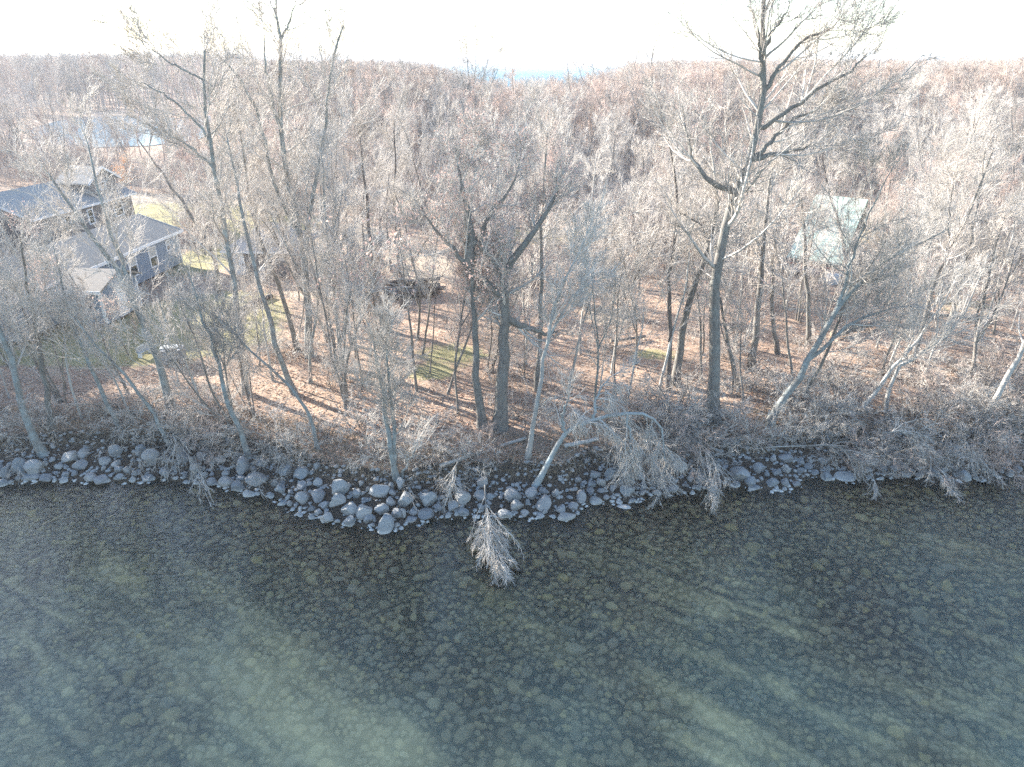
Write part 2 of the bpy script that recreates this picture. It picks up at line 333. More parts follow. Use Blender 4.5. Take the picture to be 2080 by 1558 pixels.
f = noise(n, 3.2, 8, .72, addv.outputs[0]); g = noise(n, 26, 3, .7, addv.outputs[0])
base = ramp(n, oi.outputs['Random'], [(0, (.27, .31, .34)), (.3, (.46, .47, .465)), (.5, (.22, .24, .26)), (.65, (.38, .39, .41)), (.85, (.52, .50, .465)), (1, (.32, .36, .39))])
col = mix(n, math_(n, 'MULTIPLY', math_(n, 'SUBTRACT', f, .35, clamp=True), 1.6, clamp=True), mix(n, .55, base, (.11, .11, .12)), base)
col = mix(n, math_(n, 'MULTIPLY', math_(n, 'SUBTRACT', g, .56, clamp=True), 2.0, clamp=True), col, (.42, .41, .39))
sx = N(n, 'ShaderNodeSeparateXYZ'); n.links.new(gp, sx.inputs[0]); zz = math_(n, 'ADD', sx.outputs[2], math_(n, 'MULTIPLY', math_(n, 'SUBTRACT', f, .5), .16))
pale = math_(n, 'MULTIPLY', math_(n, 'SUBTRACT', .15, zz), 9, clamp=True)
col = mix(n, math_(n, 'MULTIPLY', pale, .6), col, (.62, .62, .60))
wetm = math_(n, 'MULTIPLY', math_(n, 'SUBTRACT', -.0, sx.outputs[2]), 30, clamp=True)
col = mix(n, wetm, col, (.14, .11, .07))
n.links.new(col, b.inputs['Base Color']); bump(n, b, math_(n, 'ADD', f, math_(n, 'MULTIPLY', g, .3)), .7, .08); b.inputs['Roughness'].default_value = .55; b.inputs['Specular IOR Level'].default_value = .5
M_rock = mr
mb_, n, b, o = mat('lakebed_stone'); g = geo(n); f = noise(n, 4, 5, .65, g.outputs['Position'])
col = ramp(n, g.outputs['Random Per Island'], [(0, (.28, .21, .13)), (.3, (.58, .43, .24)), (.5, (.38, .32, .22)), (.7, (.68, .50, .26)), (.85, (.48, .41, .30)), (.95, (.76, .55, .22)), (1, (.80, .66, .42))])
col = mix(n, math_(n, 'MULTIPLY', f, .3), col, (.14, .13, .09)); n.links.new(col, b.inputs['Base Color'])
M_bed = mb_
BV = [rock_shape(rng, IV3, cuts=rng.integers(7, 15), rough=.03) for _ in range(22)]
def local(name, V, Fc, m):
    return raw_mesh(name, V, [Fc], [m])
BM = [local('boulder', v, IF3, M_rock) for v in BV]
boulders = []   # (px,py,obj,info)
used_px = []
def boulder(px, py, wpx, hpx, dz=0.0, v=None):
    base = on_ground(px, py + hpx * .3); _, _, dep = proj(*base); s = dep / F
    hw = wpx * s / 2; hh = hpx * s / 2
    v = int(rng.integers(0, len(BM))) if v is None else v
    o_ = obj('boulder', BM[v]); r = rng.uniform(0, 6.28)
    ax = hw * 1.02; az = hh * 1.05; ay = (ax + az) / 2
    # shape keeps its width across the view; spin only a little, so that the outline stays true
    o_.scale = (ax, ay, az); o_.rotation_euler = (rng.uniform(-.25, .25), rng.uniform(-.25, .25), random.choice((0, math.pi)) + rng.uniform(-.35, .35))
    p = at_y(px, py, base[1] + .1 * ay); z = max(p[2], float(terrain(p[0], p[1])) + az * .2)
    o_.location = (p[0], p[1], z + dz); boulders.append([px, py, o_, wpx, hpx, z, az]); used_px.append((px, py, wpx, hpx)); return o_
BL = [(15,959,22,26),(39,949,32,37),(69,952,35,36),(60,970,38,14),(91,970,34,22),(130,976,22,13),(5,983,22,20),(143,928,30,30),(170,922,23,24),(163,946,30,26),(210,973,32,22),(237,915,32,28),(236,941,24,17),(239,953,27,16),(258,953,23,21),(284,914,29,24),(307,931,36,38),(335,960,23,25),(301,971,23,16),(241,970,22,15),(212,937,27,16),(373,928,27,27),(412,926,24,22),(397,952,24,22),(491,947,30,40),(524,973,50,39),(459,977,31,22),(485,987,32,20),(431,979,24,17),(377,979,18,12),(559,982,19,19),(572,994,22,26),(611,962,36,26),(614,986,20,20),(613,1011,31,24),(574,1023,21,15),(590,999,17,17),(646,1007,38,27),(579,955,25,28),
(643,947,17,19),(692,990,39,40),(684,1018,41,31),(710,1035,40,27),(738,1039,38,34),(663,1053,33,25),(711,1060,30,28),(750,1052,32,19),(781,1065,44,36),(771,996,40,31),(797,1001,18,17),(794,1018,19,22),(722,1002,20,21),(823,1016,37,33),(813,983,20,26),(870,1013,39,34),(804,1044,22,24),(819,1042,16,20),(840,1038,19,21),(866,1044,33,24),(835,1054,23,11),(892,1030,21,20),(919,1029,28,22),(940,1009,32,35),(939,1042,25,20),(975,1008,28,22),(981,979,30,25),(806,1066,17,9),(853,1069,14,8),(632,1034,19,14),(660,1027,26,15),(648,1039,16,15),(609,1046,19,9),(775,1035,27,22),
(1043,1005,39,27),(1049,1026,34,24),(1103,1022,38,30),(1027,1043,34,17),(1066,1043,22,13),(1080,1004,30,27),(1128,1002,18,20),(1140,1033,25,15),(1164,1029,24,17),(1150,1048,37,17),(1096,1050,19,10),(1179,1009,27,24),(1201,984,24,18),(1199,999,20,16),(1221,980,22,21),(1241,960,36,24),(1209,963,24,18),(1221,996,17,17),(1245,992,20,14),(1273,996,32,24),(1246,1009,17,9),(1268,1033,29,13),(1284,1018,16,10),
(1501,960,56,41),(1542,949,28,22),(1526,977,33,22),(1568,981,31,17),(1596,979,21,19),(1617,983,19,16),(1531,994,22,12),(1595,931,27,18),(1570,930,16,18),(1577,960,22,14),(1597,952,25,16),(1626,937,24,16),(1643,947,19,13),(1671,937,21,15),(1656,960,17,12),(1679,969,32,17),(1718,968,42,17),(1381,950,38,26),(1366,994,30,13),(1418,990,18,12),(1424,971,26,18),(1817,951,32,18),(1840,966,20,10),(1960,967,32,19),(2042,941,26,16),(2016,947,22,14),(1975,947,30,16),(2067,951,22,13),(2074,968,15,8),(1729,878,22,20),(1915,955,26,15),(1857,941,24,15),(1307,985,22,20),(1335,975,24,20),(1345,955,22,16),(885,905,12,9),(969,903,20,9),(450,935,20,18),(530,940,22,16)]
for q in BL: boulder(*q)
UPE = [(-60, 935), (130, 915), (240, 903), (330, 905), (430, 915), (490, 935), (620, 945), (700, 955), (780, 968), (900, 980), (1040, 980), (1100, 982), (1200, 952), (1300, 935), (1400, 940), (1500, 930), (1650, 910), (1700, 915), (1850, 932), (1950, 930), (2150, 932)]
wlx = np.array(WL); upx = np.array(UPE)
tries = 0
while len(boulders) < 292 and tries < 60000:
    tries += 1
    px = rng.uniform(-15, 2095); y0 = np.interp(px, upx[:, 0], upx[:, 1]); y1 = np.interp(px, wlx[:, 0], wlx[:, 1]) + 2
    py = rng.uniform(y0 + 13, y1)
    wp = (rng.uniform(9, 17) + 17 * rng.random() ** 3 if tries < 20000 else rng.uniform(8, 13)) * (1.0 if px < 1640 else .85); hp = wp * rng.uniform(.6, .95)
    if any(abs(px - a) < (wp + c) * .40 and abs(py - b_) < (hp + d) * .40 for a, b_, c, d in used_px): continue
    boulder(px, py, wp, hp)
SECT = [(-99, 200, 'at the left edge of the shore'), (200, 360, 'below the stone grill'), (360, 560, 'below the forked leaning trunk'), (560, 690, 'left of the shore point'), (690, 800, 'left half of the shore point'), (800, 900, 'right half of the shore point'), (900, 1060, 'behind the hanging twig plume'),
        (1060, 1190, 'under the pale arched trunk'), (1190, 1320, 'right of the arched trunk'), (1320, 1480, 'under the drooping branches'), (1480, 1640, 'around the biggest right boulder'), (1640, 1800, 'left of the right fallen branch'), (1800, 1940, 'behind the right fallen branch'), (1940, 2200, 'at the right edge of the shore')]
def ordn(k):
    W = ['first', 'second', 'third', 'fourth', 'fifth', 'sixth', 'seventh', 'eighth', 'ninth', 'tenth', 'eleventh', 'twelfth', 'thirteenth', 'fourteenth', 'fifteenth', 'sixteenth', 'seventeenth', 'eighteenth', 'nineteenth', 'twentieth']
    return W[k] if k < len(W) else f'{k + 1}th'
def label_cells(items, cellof, fmt, cat, group):
    cells = {}
    for it in items: cells.setdefault(cellof(it), []).append(it)
    for key, L in cells.items():
        L.sort(key=lambda q: q[0])
        for k, it in enumerate(L): tag(it[2], fmt(key, k, len(L), it), cat, group)
def sect(px, T): return next((s for a, b_, s in T if a <= px < b_), T[-1][2])
def bcell(it):
    y0 = np.interp(it[0], upx[:, 0], upx[:, 1]); y1 = np.interp(it[0], wlx[:, 0], wlx[:, 1]); t = (it[1] - y0) / max(y1 - y0, 1)
    row = 'top row' if t < .33 else ('middle row' if t < .68 else 'waterline row')
    size = 'big' if it[3] > 29 else ('mid-sized' if it[3] > 18 else 'small')
    return (size, row, sect(it[0], SECT))
label_cells(boulders, bcell, lambda k, i, m, it: f"{k[0]} boulder, {'alone' if m == 1 else ordn(i) + ' from left'} in {k[1]}, {k[2]}", 'boulder', 'boulders piled along the shore')
# lake bed stones: thousands, one mesh; the yellow ones that stand out are things
def stone_cloud(pts, sz, seed=0):
    rg = np.random.default_rng(seed); K = len(pts); nv = len(IV2s)
    a = rg.uniform(0, 6.28, K); ca, sa = np.cos(a), np.sin(a)
    base = np.stack([rock_shape(rg, IV2s, 8, .07) for _ in range(12)])[rg.integers(0, 12, K)]
    v = base * np.stack([sz * rg.uniform(.95, 1.35, K), sz * rg.uniform(.75, 1.05, K), sz * rg.uniform(.45, .7, K)], -1)[:, None, :]
    x = v[..., 0] * ca[:, None] - v[..., 1] * sa[:, None]; y = v[..., 0] * sa[:, None] + v[..., 1] * ca[:, None]
    V = np.stack([x, y, v[..., 2]], -1) + pts[:, None, :]
    Fc = (IFs[None] + (np.arange(K) * nv)[:, None, None]).reshape(-1, 3)
    return V.reshape(-1, 3), Fc
IV2s, IFs = ico(2)
cand = []
def stone_grid(step, jit, keepf):
    gx = np.arange(-27, 27, step); gy = np.arange(4.5, 31, step * .87); GX, GY = np.meshgrid(gx, gy); GX = GX + (np.arange(len(gy)) % 2)[:, None] * step / 2
    GX = GX.ravel() + rng.normal(0, jit, GX.size); GY = GY.ravel() + rng.normal(0, jit, GY.size); k_ = (np.abs(GX) < 6 + GY * .85) & (rng.random(GX.size) < keepf); return GX[k_], GY[k_]
bx_, by_ = stone_grid(.52, .11, .5); bs_ = rng.uniform(.13, .25, len(bx_)) * (.8 + .5 * vnoise(bx_, by_, 3, 9))
mx_, my_ = stone_grid(.235, .045, .97); ms_ = rng.uniform(.085, .15, len(mx_))
cell = {}
for i_, (a_, b_) in enumerate(zip(bx_, by_)): cell.setdefault((int(a_ // .6), int(b_ // .6)), []).append(i_)
def free(a_, b_, r_):
    ca, cb = int(a_ // .6), int(b_ // .6)
    for u in (-1, 0, 1):
        for v in (-1, 0, 1):
            for i_ in cell.get((ca + u, cb + v), ()):
                if (a_ - bx_[i_]) ** 2 + (b_ - by_[i_]) ** 2 < (bs_[i_] + r_ * .3) ** 2: return False
    return True
fr_ = np.array([free(a_, b_, r_) for a_, b_, r_ in zip(mx_, my_, ms_)])
GX = np.concatenate([bx_, mx_[fr_]]); GY = np.concatenate([by_, my_[fr_]]); sz = np.concatenate([bs_, ms_[fr_]])
zt = terrain(GX, GY); kk = (GY - shore(GX) < .3) & (zt + sz * .75 < -.04); GX, GY, sz, zt = GX[kk], GY[kk], sz[kk], zt[kk]
pts = np.stack([GX, GY, zt + sz * .18], -1)
V, Fc = stone_cloud(pts, sz, 3)
me = raw_mesh('lakebed_stones', V, [Fc], [M_bed]); tag(obj('lakebed_stones', me), 'rounded brown and ochre stones covering the lake bed under clear water', 'lake bed stones', kind='stuff')
# small shore cobbles between the boulders
K = 2600; cx = rng.uniform(-24, 24, K); cy = shore(cx) + rng.uniform(-.5, 2.6, K) ; sz = rng.uniform(.04, .13, K)
V, Fc = stone_cloud(np.stack([cx, cy, terrain(cx, cy) + sz * .2], -1), sz, 4)
tag(obj('shore_cobbles', raw_mesh('shore_cobbles', V, [Fc], [M_rock])), 'small grey cobbles packed between the shoreline boulders', 'cobbles', kind='stuff')
SUBM = [(148, 1197, 40, 16, 'long orange-topped stone under water near left edge'), (250, 1178, 34, 26, 'pale ochre submerged stone, left of a yellow one'), (285, 1180, 28, 26, 'bright yellow submerged stone by the left foreground'),
        (112, 1103, 22, 14, 'leftmost yellow submerged stone of a short row'), (128, 1104, 20, 14, 'middle yellow submerged stone of a short row'), (146, 1103, 20, 13, 'rightmost yellow submerged stone of a short row'),
        (1530, 1113, 40, 28, 'largest ochre submerged stone right of centre'), (1478, 1110, 18, 12, 'small ochre stone left of the largest ochre submerged one'), (1586, 1150, 24, 15, 'ochre submerged stone just below the largest ochre one'), (993, 1225, 30, 26, 'biggest brown submerged stone below the twig plume'),
        (1018, 1229, 18, 16, 'round ochre submerged stone below the twig plume, left of its pair'), (1036, 1232, 20, 18, 'round ochre submerged stone below the twig plume, right of its pair'), (1858, 1203, 28, 15, 'light oblong submerged stone near the right edge'),
        (1395, 1505, 22, 30, 'upright pale yellow submerged stone at bottom centre right'), (1160, 1400, 20, 18, 'yellowish submerged stone lower centre'), (2060, 1208, 34, 26, 'large brown submerged stone cut by the right edge'), (270, 1460, 50, 26, 'wide pale submerged stone at lower left'), (350, 1450, 44, 24, 'wide pale submerged stone at lower left, right neighbour of another')]
M_yel = simple('ochre_stone', (.44, .31, .12), (.66, .52, .26), 3)
for px, py, a, b_, lab in SUBM:
    z = -.3
    for _ in range(6): p = at_z(px, py, z); z = float(terrain(p[0], p[1])) + .08
    _, _, dep = proj(*p); s = dep / F
    z = min(z, -.1 - b_ * s * .36); me = local('submerged_stone', BV[int(rng.integers(0, 22))], IF3, M_yel if 'pale' not in lab or 'ochre' in lab or 'yellow' in lab else M_bed); o_ = obj('submerged_stone', me); o_.location = (p[0], p[1], z); o_.scale = (a * s / 2, b_ * s * .6, min(b_ * s * .36, .2)); o_.rotation_euler = (0, 0, rng.uniform(-.4, .4))
    tag(o_, lab, 'stone', 'ochre stones under the clear water')
# ------------------------------------------------------------------ buildings
def box_mesh(name, parts, m, bevel=0.0):
    """parts: (x0,y0,z0,x1,y1,z1)"""
    V, Fs = [], []
    for k, (x0, y0, z0, x1, y1, z1) in enumerate(parts):
        V += [(x0, y0, z0), (x1, y0, z0), (x1, y1, z0), (x0, y1, z0), (x0, y0, z1), (x1, y0, z1), (x1, y1, z1), (x0, y1, z1)]; q = k * 8
        Fs += [(q, q + 3, q + 2, q + 1), (q + 4, q + 5, q + 6, q + 7), (q, q + 1, q + 5, q + 4), (q + 1, q + 2, q + 6, q + 5), (q + 2, q + 3, q + 7, q + 6), (q + 3, q, q + 4, q + 7)]
    return raw_mesh(name, np.array(V, float), [np.array(Fs)], [m], smooth=False)
def poly_mesh(name, V, Fs, m):
    g = {}
    for f in Fs: g.setdefault(len(f), []).append(f)
    return raw_mesh(name, np.array(V, float), [np.array(x) for x in g.values()], [m], smooth=False)
def siding(name, c1, c2, step=.14):
    m, n, b, o = mat(name); oc = objco(n); sx = N(n, 'ShaderNodeSeparateXYZ'); n.links.new(oc, sx.inputs[0])
    fz = math_(n, 'FRACT', math_(n, 'DIVIDE', sx.outputs[2], step)); f = noise(n, 3, 5, .6, oc)
    col = ramp(n, f, [(.3, c1), (.7, c2)]); col = mix(n, math_(n, 'LESS_THAN', fz, .1), col, tuple(x * .55 for x in c1)); n.links.new(col, b.inputs['Base Color']); bump(n, b, fz, .5, .02); b.inputs['Roughness'].default_value = .6; return m
def shingles(name, c1, c2):
    m, n, b, o = mat(name); oc = objco(n); br = N(n, 'ShaderNodeTexBrick'); br.inputs['Scale'].default_value = 3.5; n.links.new(oc, br.inputs[0]); br.inputs['Color1'].default_value = (*c1, 1); br.inputs['Color2'].default_value = (*c2, 1); br.inputs['Mortar'].default_value = (*[x * .6 for x in c1], 1); br.inputs['Mortar Size'].default_value = .02
    col = mix(n, noise(n, 2, 5, .7, oc), br.outputs[0], c2); n.links.new(col, b.inputs['Base Color']); bump(n, b, noise(n, 30, 3, .6, oc), .4, .02); return m
M_blue = siding('blue_grey_siding', (.21, .26, .33), (.27, .32, .39)); M_brown = siding('grey_brown_siding', (.19, .175, .17), (.28, .25, .235))
M_trim = simple('white_trim', (.70, .71, .72), (.82, .82, .82), 3, .5, .05); M_roofA = shingles('tan_shingles', (.22, .20, .18), (.33, .295, .26)); M_roofB = shingles('dark_shingles', (.27, .25, .235), (.40, .37, .34))
M_roofS = shingles('blue_grey_shingles', (.17, .18, .20), (.28, .27, .27)); M_white = simple('white_metal', (.66, .70, .74), (.80, .82, .84), 2, .35, .1, spec=.5)
mgl, n, b, o = mat('window_glass'); b.inputs['Base Color'].default_value = (.03, .035, .04, 1); b.inputs['Roughness'].default_value = .06; b.inputs['Specular IOR Level'].default_value = .6; M_glass = mgl
M_blind = simple('window_blind', (.45, .44, .40), (.55, .53, .5), 9, .8, .1)
def gable(root, L, Wd, he, hr, mw, mr_, over=.35, th=.16):
    """ridge along local y from 0 to L, width Wd along x centred on 0"""
    a = Wd / 2
    obj('wall', poly_mesh('wall', [(-a, 0, 0), (a, 0, 0), (a, 0, he), (0, 0, hr - .05), (-a, 0, he), (-a, L, 0), (a, L, 0), (a, L, he), (0, L, hr - .05), (-a, L, he)], [(0, 1, 2, 3, 4), (9, 8, 7, 6, 5), (1, 6, 7, 2), (5, 0, 4, 9)], mw), root)
    sl = (hr - he) / a; ax = a + over; ez = he - over * sl + .04
    V = []; 
    for y in (-over, L + over): V += [(-ax, y, ez), (0, y, hr + .04), (ax, y, ez), (ax, y, ez + th), (0, y, hr + .04 + th), (-ax, y, ez + th)]
    rf = obj('roof', poly_mesh('roof', V, [(0, 1, 4, 5), (1, 2, 3, 4), (11, 10, 7, 6), (10, 9, 8, 7), (5, 4, 10, 11), (4, 3, 9, 10), (1, 0, 6, 7), (2, 1, 7, 8), (0, 5, 11, 6), (3, 2, 8, 9)], mr_), root)
    # white fascia on eaves and rakes, 3 mm proud
    e = .02
    F1 = [(ax + .003, -over, ez - .03, ax + .003 + e, L + over, ez + th + .01), (-ax - .003 - e, -over, ez - .03, -ax - .003, L + over, ez + th + .01)]
    obj('fascia', box_mesh('fascia', F1, M_trim), root)
    for y in (-over - .025, L + over + .003):
        V = [(-ax, y, ez - .02), (0, y, hr + .02), (ax, y, ez - .02), (ax, y, ez + th + .02), (0, y, hr + th + .06), (-ax, y, ez + th + .02)]; V += [(p[0], p[1] + .022, p[2]) for p in V]
        obj('bargeboard', poly_mesh('bargeboard', V, [(0, 1, 4, 5), (1, 2, 3, 4), (11, 10, 7, 6), (10, 9, 8, 7), (5, 4, 10, 11), (4, 3, 9, 10), (1, 0, 6, 7), (2, 1, 7, 8), (0, 5, 11, 6), (3, 2, 8, 9)], M_trim), root)
    return rf
def window(root, axis, pos, u0, u1, z0, z1, blind=True, f=.09):
    """on a wall of constant x (axis 'x') facing +x or constant y facing -y; u runs along the wall"""
    sg = 1 if axis == 'x' else -1
    def bx(ua, ub, za, zb, d0, d1):
        p0, p1 = pos + sg * d0, pos + sg * d1; lo, hi = min(p0, p1), max(p0, p1)
        return (lo, ua, za, hi, ub, zb) if axis == 'x' else (ua, lo, za, ub, hi, zb)
    wn = obj('window', box_mesh('window', [bx(u0, u1, z0, z0 + f, .004, .06), bx(u0, u1, z1 - f, z1, .004, .06), bx(u0, u0 + f, z0 + f, z1 - f, .004, .06), bx(u1 - f, u1, z0 + f, z1 - f, .004, .06), bx(u0 + f, u1 - f, (z0 + z1) / 2 - .03, (z0 + z1) / 2 + .03, .004, .045)], M_trim), root)
    obj('pane', box_mesh('pane', [bx(u0 + f, u1 - f, z0 + f, (z0 + z1) / 2 - .03, .006, .02)] + ([] if blind else [bx(u0 + f, u1 - f, (z0 + z1) / 2 + .03, z1 - f, .006, .02)]), M_glass), wn)
    if blind: obj('blind', box_mesh('blind', [bx(u0 + f, u1 - f, (z0 + z1) / 2 + .03, z1 - f, .006, .02)], M_blind), wn)
# long low blue-grey house
az = math.radians(-10)
hA = empty('house', (-31.2, 36.7, 1.4), math.radians(-6)); tag(hA, 'long low blue-grey house with tan gable roof and white-framed windows', 'house')
gable(hA, 17.2, 6.2, 2.45, 3.5, M_blue, M_roofA)
for u0, u1 in ((10.6, 11.6), (13.1, 14.1), (1.2, 2.1), (15.4, 16.0)): window(hA, 'x', 3.1, u0, u1, .62 if u0 < 15 else 1.3, 2.15)
for q in ((3.103, -.003, 0, 3.13, .12, 2.3), (3.103, 17.08, 0, 3.13, 17.203, 2.3), (2.98, -.03, 0, 3.13, -.004, 2.3)): obj('corner_trim', box_mesh('corner_trim', [q], M_trim), hA)
window(hA, 'y', 0, 1.2, 2.2, .9, 2.1)
# projecting entrance wing on its right side
V = [(3.14, 3.2, 0), (6.2, 3.2, 0), (6.2, 6.8, 0), (3.14, 6.8, 0), (3.14, 3.2, 2.1), (6.2, 3.2, 2.1), (6.2, 6.8, 2.1), (3.14, 6.8, 2.1), (3.14, 5, 2.75), (6.2, 5, 2.75)]
wg = obj('entrance_wing', poly_mesh('entrance_wing', V, [(0, 1, 5, 4), (1, 2, 6, 9, 5), (2, 3, 7, 6), (4, 5, 9, 8), (9, 6, 7, 8)], M_blue), hA)
V = [(3.3, 2.9, 2.05), (6.5, 2.9, 2.05), (6.5, 5, 2.86), (3.3, 5, 2.86), (6.5, 7.1, 2.05), (3.3, 7.1, 2.05)]; V += [(a, b_, c + .12) for a, b_, c in V]
obj('wing_roof', poly_mesh('wing_roof', V, [(6, 7, 8, 9), (9, 8, 10, 11), (1, 0, 3, 2), (2, 3, 5, 4), (0, 1, 7, 6), (1, 2, 8, 7), (2, 4, 10, 8), (4, 5, 11, 10), (5, 3, 9, 11), (3, 0, 6, 9)], M_roofA), wg)
for q in ((6.204, 3.19, 0, 6.23, 3.32, 2.04), (6.204, 6.68, 0, 6.23, 6.81, 2.04), (6.08, 3.17, 0, 6.2, 3.196, 2.04), (3.2, 2.85, 2.0, 6.52, 2.88, 2.2)): obj('wing_trim', box_mesh('wing_trim', [q], M_trim), wg)
window(hA, 'y', 3.2, 4.0, 5.2, .7, 1.9, False)
dr = obj('door', box_mesh('door', [(6.204, 4.5, 0, 6.24, 5.4, 1.98)], M_trim), hA)
# darker house behind
hB = empty('house', (-44.6, 58.5, 1.2), az); tag(hB, 'dark brown-grey house behind, with white trim and a dormer gable', 'house')
gable(hB, 12.5, 8.4, 2.7, 4.3, M_brown, M_roofB, .4)
for u0, u1 in ((9.7, 11.0), (6.2, 7.0), (3.4, 4.2)): window(hB, 'x', 4.2, u0, u1, .9, 2.3, False, .12)
dm = obj('dormer', poly_mesh('dormer', [(.6, 8, 3.0), (3.6, 8, 3.0), (3.6, 11.5, 3.0), (.6, 11.5, 3.0), (.6, 8, 4.4), (3.6, 8, 4.4), (3.6, 11.5, 4.4), (.6, 11.5, 4.4), (.6, 9.75, 5.4), (3.6, 9.75, 5.4)], [(0, 1, 5, 4), (1, 2, 6, 9, 5), (2, 3, 7, 6), (3, 0, 4, 8, 7)], M_brown), hB)
V = [(.3, 7.6, 4.25), (4.0, 7.6, 4.25), (4.0, 9.75, 5.53), (.3, 9.75, 5.53), (4.0, 11.9, 4.25), (.3, 11.9, 4.25)]; V += [(a, b_, c + .14) for a, b_, c in V]
FR = [(6, 7, 8, 9), (9, 8, 10, 11), (1, 0, 3, 2), (2, 3, 5, 4), (0, 1, 7, 6), (1, 2, 8, 7), (2, 4, 10, 8), (4, 5, 11, 10), (5, 3, 9, 11), (3, 0, 6, 9)]
obj('dormer_roof', poly_mesh('dormer_roof', V, FR, M_roofB), dm)
V = [(4.003, 7.55, 4.2), (4.003, 9.75, 5.5), (4.003, 11.95, 4.2), (4.003, 11.95, 4.43), (4.003, 9.75, 5.73), (4.003, 7.55, 4.43)]; V += [(p[0] + .03, p[1], p[2]) for p in V]
obj('dormer_trim', poly_mesh('dormer_trim', V, [(5, 4, 1, 0), (4, 3, 2, 1), (6, 7, 10, 11), (7, 8, 9, 10), (0, 6, 11, 5), (3, 9, 8, 2), (5, 11, 10, 4), (4, 10, 9, 3), (1, 7, 6, 0), (2, 8, 7, 1)], M_trim), dm)
window(hB, 'x', 3.6, 9.3, 10.2, 3.5, 4.3, False, .1)
# lean-to with white metal roof in front of the dark house
hC = empty('annex', (-48.0, 51.5, 1.2), az); tag(hC, 'annex with pale white metal roof at the left edge, before the dark house', 'annex')
obj('wall', box_mesh('wall', [(-2.8, 0, 0, 2.8, 5, 2.2)], M_brown), hC)
V = [(-3.1, -.3, 2.25), (3.1, -.3, 2.25), (3.1, 5.3, 3.1), (-3.1, 5.3, 3.1)]; V += [(a, b_, c + .1) for a, b_, c in V]
obj('roof', poly_mesh('roof', V, [(4, 5, 6, 7), (3, 2, 1, 0), (0, 1, 5, 4), (1, 2, 6, 5), (2, 3, 7, 6), (3, 0, 4, 7)], M_white), hC)
obj('fascia', box_mesh('fascia', [(-3.1, -.34, 2.1, 3.1, -.303, 2.36)], M_trim), hC)
obj('door', box_mesh('door', [(.6, -.05, 0, 1.5, -.004, 1.95)], M_glass), hC)
# small hipped garage
p = on_ground(535, 562)
hG = empty('garage', (p[0], p[1], p[2]), math.radians(-4)); tag(hG, 'small garage with blue-grey hipped roof and one white door', 'garage')
obj('wall', box_mesh('wall', [(-2.5, 0, 0, 2.5, 5, 1.95)], M_brown), hG)
V = [(-2.85, -.35, 1.9), (2.85, -.35, 1.9), (2.85, 5.35, 1.9), (-2.85, 5.35, 1.9), (-.3, 2.5, 3.45), (.3, 2.5, 3.45)]
obj('roof', poly_mesh('roof', [(a, b_, c + .12) for a, b_, c in V] + [v for v in V[:4]], [(0, 1, 5, 4), (2, 3, 4, 5), (1, 2, 5), (3, 0, 4), (6, 7, 1, 0), (7, 8, 2, 1), (8, 9, 3, 2), (9, 6, 0, 3), (9, 8, 7, 6)], M_roofS), hG)
obj('fascia', box_mesh('fascia', [(-2.87, -.385, 1.86, 2.87, -.353, 2.0)], M_trim), hG)
gd = obj('door', box_mesh('door', [(-2.3, -.07, 0, -1.25, -.005, 1.75)], M_trim), hG); obj('handle', box_mesh('handle', [(-1.42, -.12, .85, -1.36, -.075, 1.0)], M_dark), gd)
# green-roofed cabin in the right wood : roof slope faces left
def corner(px, py, z):
    p = at_z(px, py, z); return p
Lc_ = 3.9; hz, ez_ = 5.9, 2.2
hD = empty('cabin', (28.3, 55.3, 1.25), math.radians(56)); tag(hD, 'weathered cabin with mint green metal roof among the trees', 'cabin')
mgr, n, b, o = mat('green_metal_roof'); oc = objco(n); sx = N(n, 'ShaderNodeSeparateXYZ'); n.links.new(oc, sx.inputs[0]); fy = math_(n, 'FRACT', math_(n, 'DIVIDE', sx.outputs[1], .45))
col = ramp(n, noise(n, 1.2, 5, .6, oc), [(.3, (.38, .47, .39)), (.7, (.52, .60, .52))]); col = mix(n, math_(n, 'LESS_THAN', fy, .07), col, (.26, .40, .35)); n.links.new(col, b.inputs['Base Color']); b.inputs['Roughness'].default_value = .45; bump(n, b, math_(n, 'LESS_THAN', fy, .07), .6, .03)
M_groof = mgr
wl_, wr_ = 6.9, 3.2; hr_, he_ = hz - 1.25, ez_ - 1.25 + .1; he2 = he_ + .6
M_wood = simple('weathered_boards', (.14, .12, .11), (.28, .24, .22), 8)
obj('wall', poly_mesh('wall', [(-wl_ + .5, .4, 0), (wr_ - .3, .4, 0), (wr_ - .3, .4, he2), (0, .4, hr_ - .15), (-wl_ + .5, .4, he_), (-wl_ + .5, Lc_ - .3, 0), (wr_ - .3, Lc_ - .3, 0), (wr_ - .3, Lc_ - .3, he2), (0, Lc_ - .3, hr_ - .15), (-wl_ + .5, Lc_ - .3, he_)], [(0, 1, 2, 3, 4), (9, 8, 7, 6, 5), (1, 6, 7, 2), (5, 0, 4, 9)], M_wood), hD)
V = []
for y in (0, Lc_): V += [(-wl_, y, he_ - .1), (0, y, hr_), (wr_, y, he2 - .1), (wr_, y, he2), (0, y, hr_ + .1), (-wl_, y, he_)]
obj('roof', poly_mesh('roof', V, [(0, 1, 4, 5), (1, 2, 3, 4), (11, 10, 7, 6), (10, 9, 8, 7), (5, 4, 10, 11), (4, 3, 9, 10), (1, 0, 6, 7), (2, 1, 7, 8), (0, 5, 11, 6), (3, 2, 8, 9)], M_groof), hD)
M_red = simple('red_brown_boards', (.30, .10, .07), (.42, .19, .13), 6)
dk = obj('deck', box_mesh('deck', [(-8.4, -.6, .35, -6.45, 4.4, .5)] + [(x_, y_, -.3, x_ + .15, y_ + .15, .346) for x_ in (-8.4, -6.65) for y_ in (-.6, 4.2)], M_wood), hD)
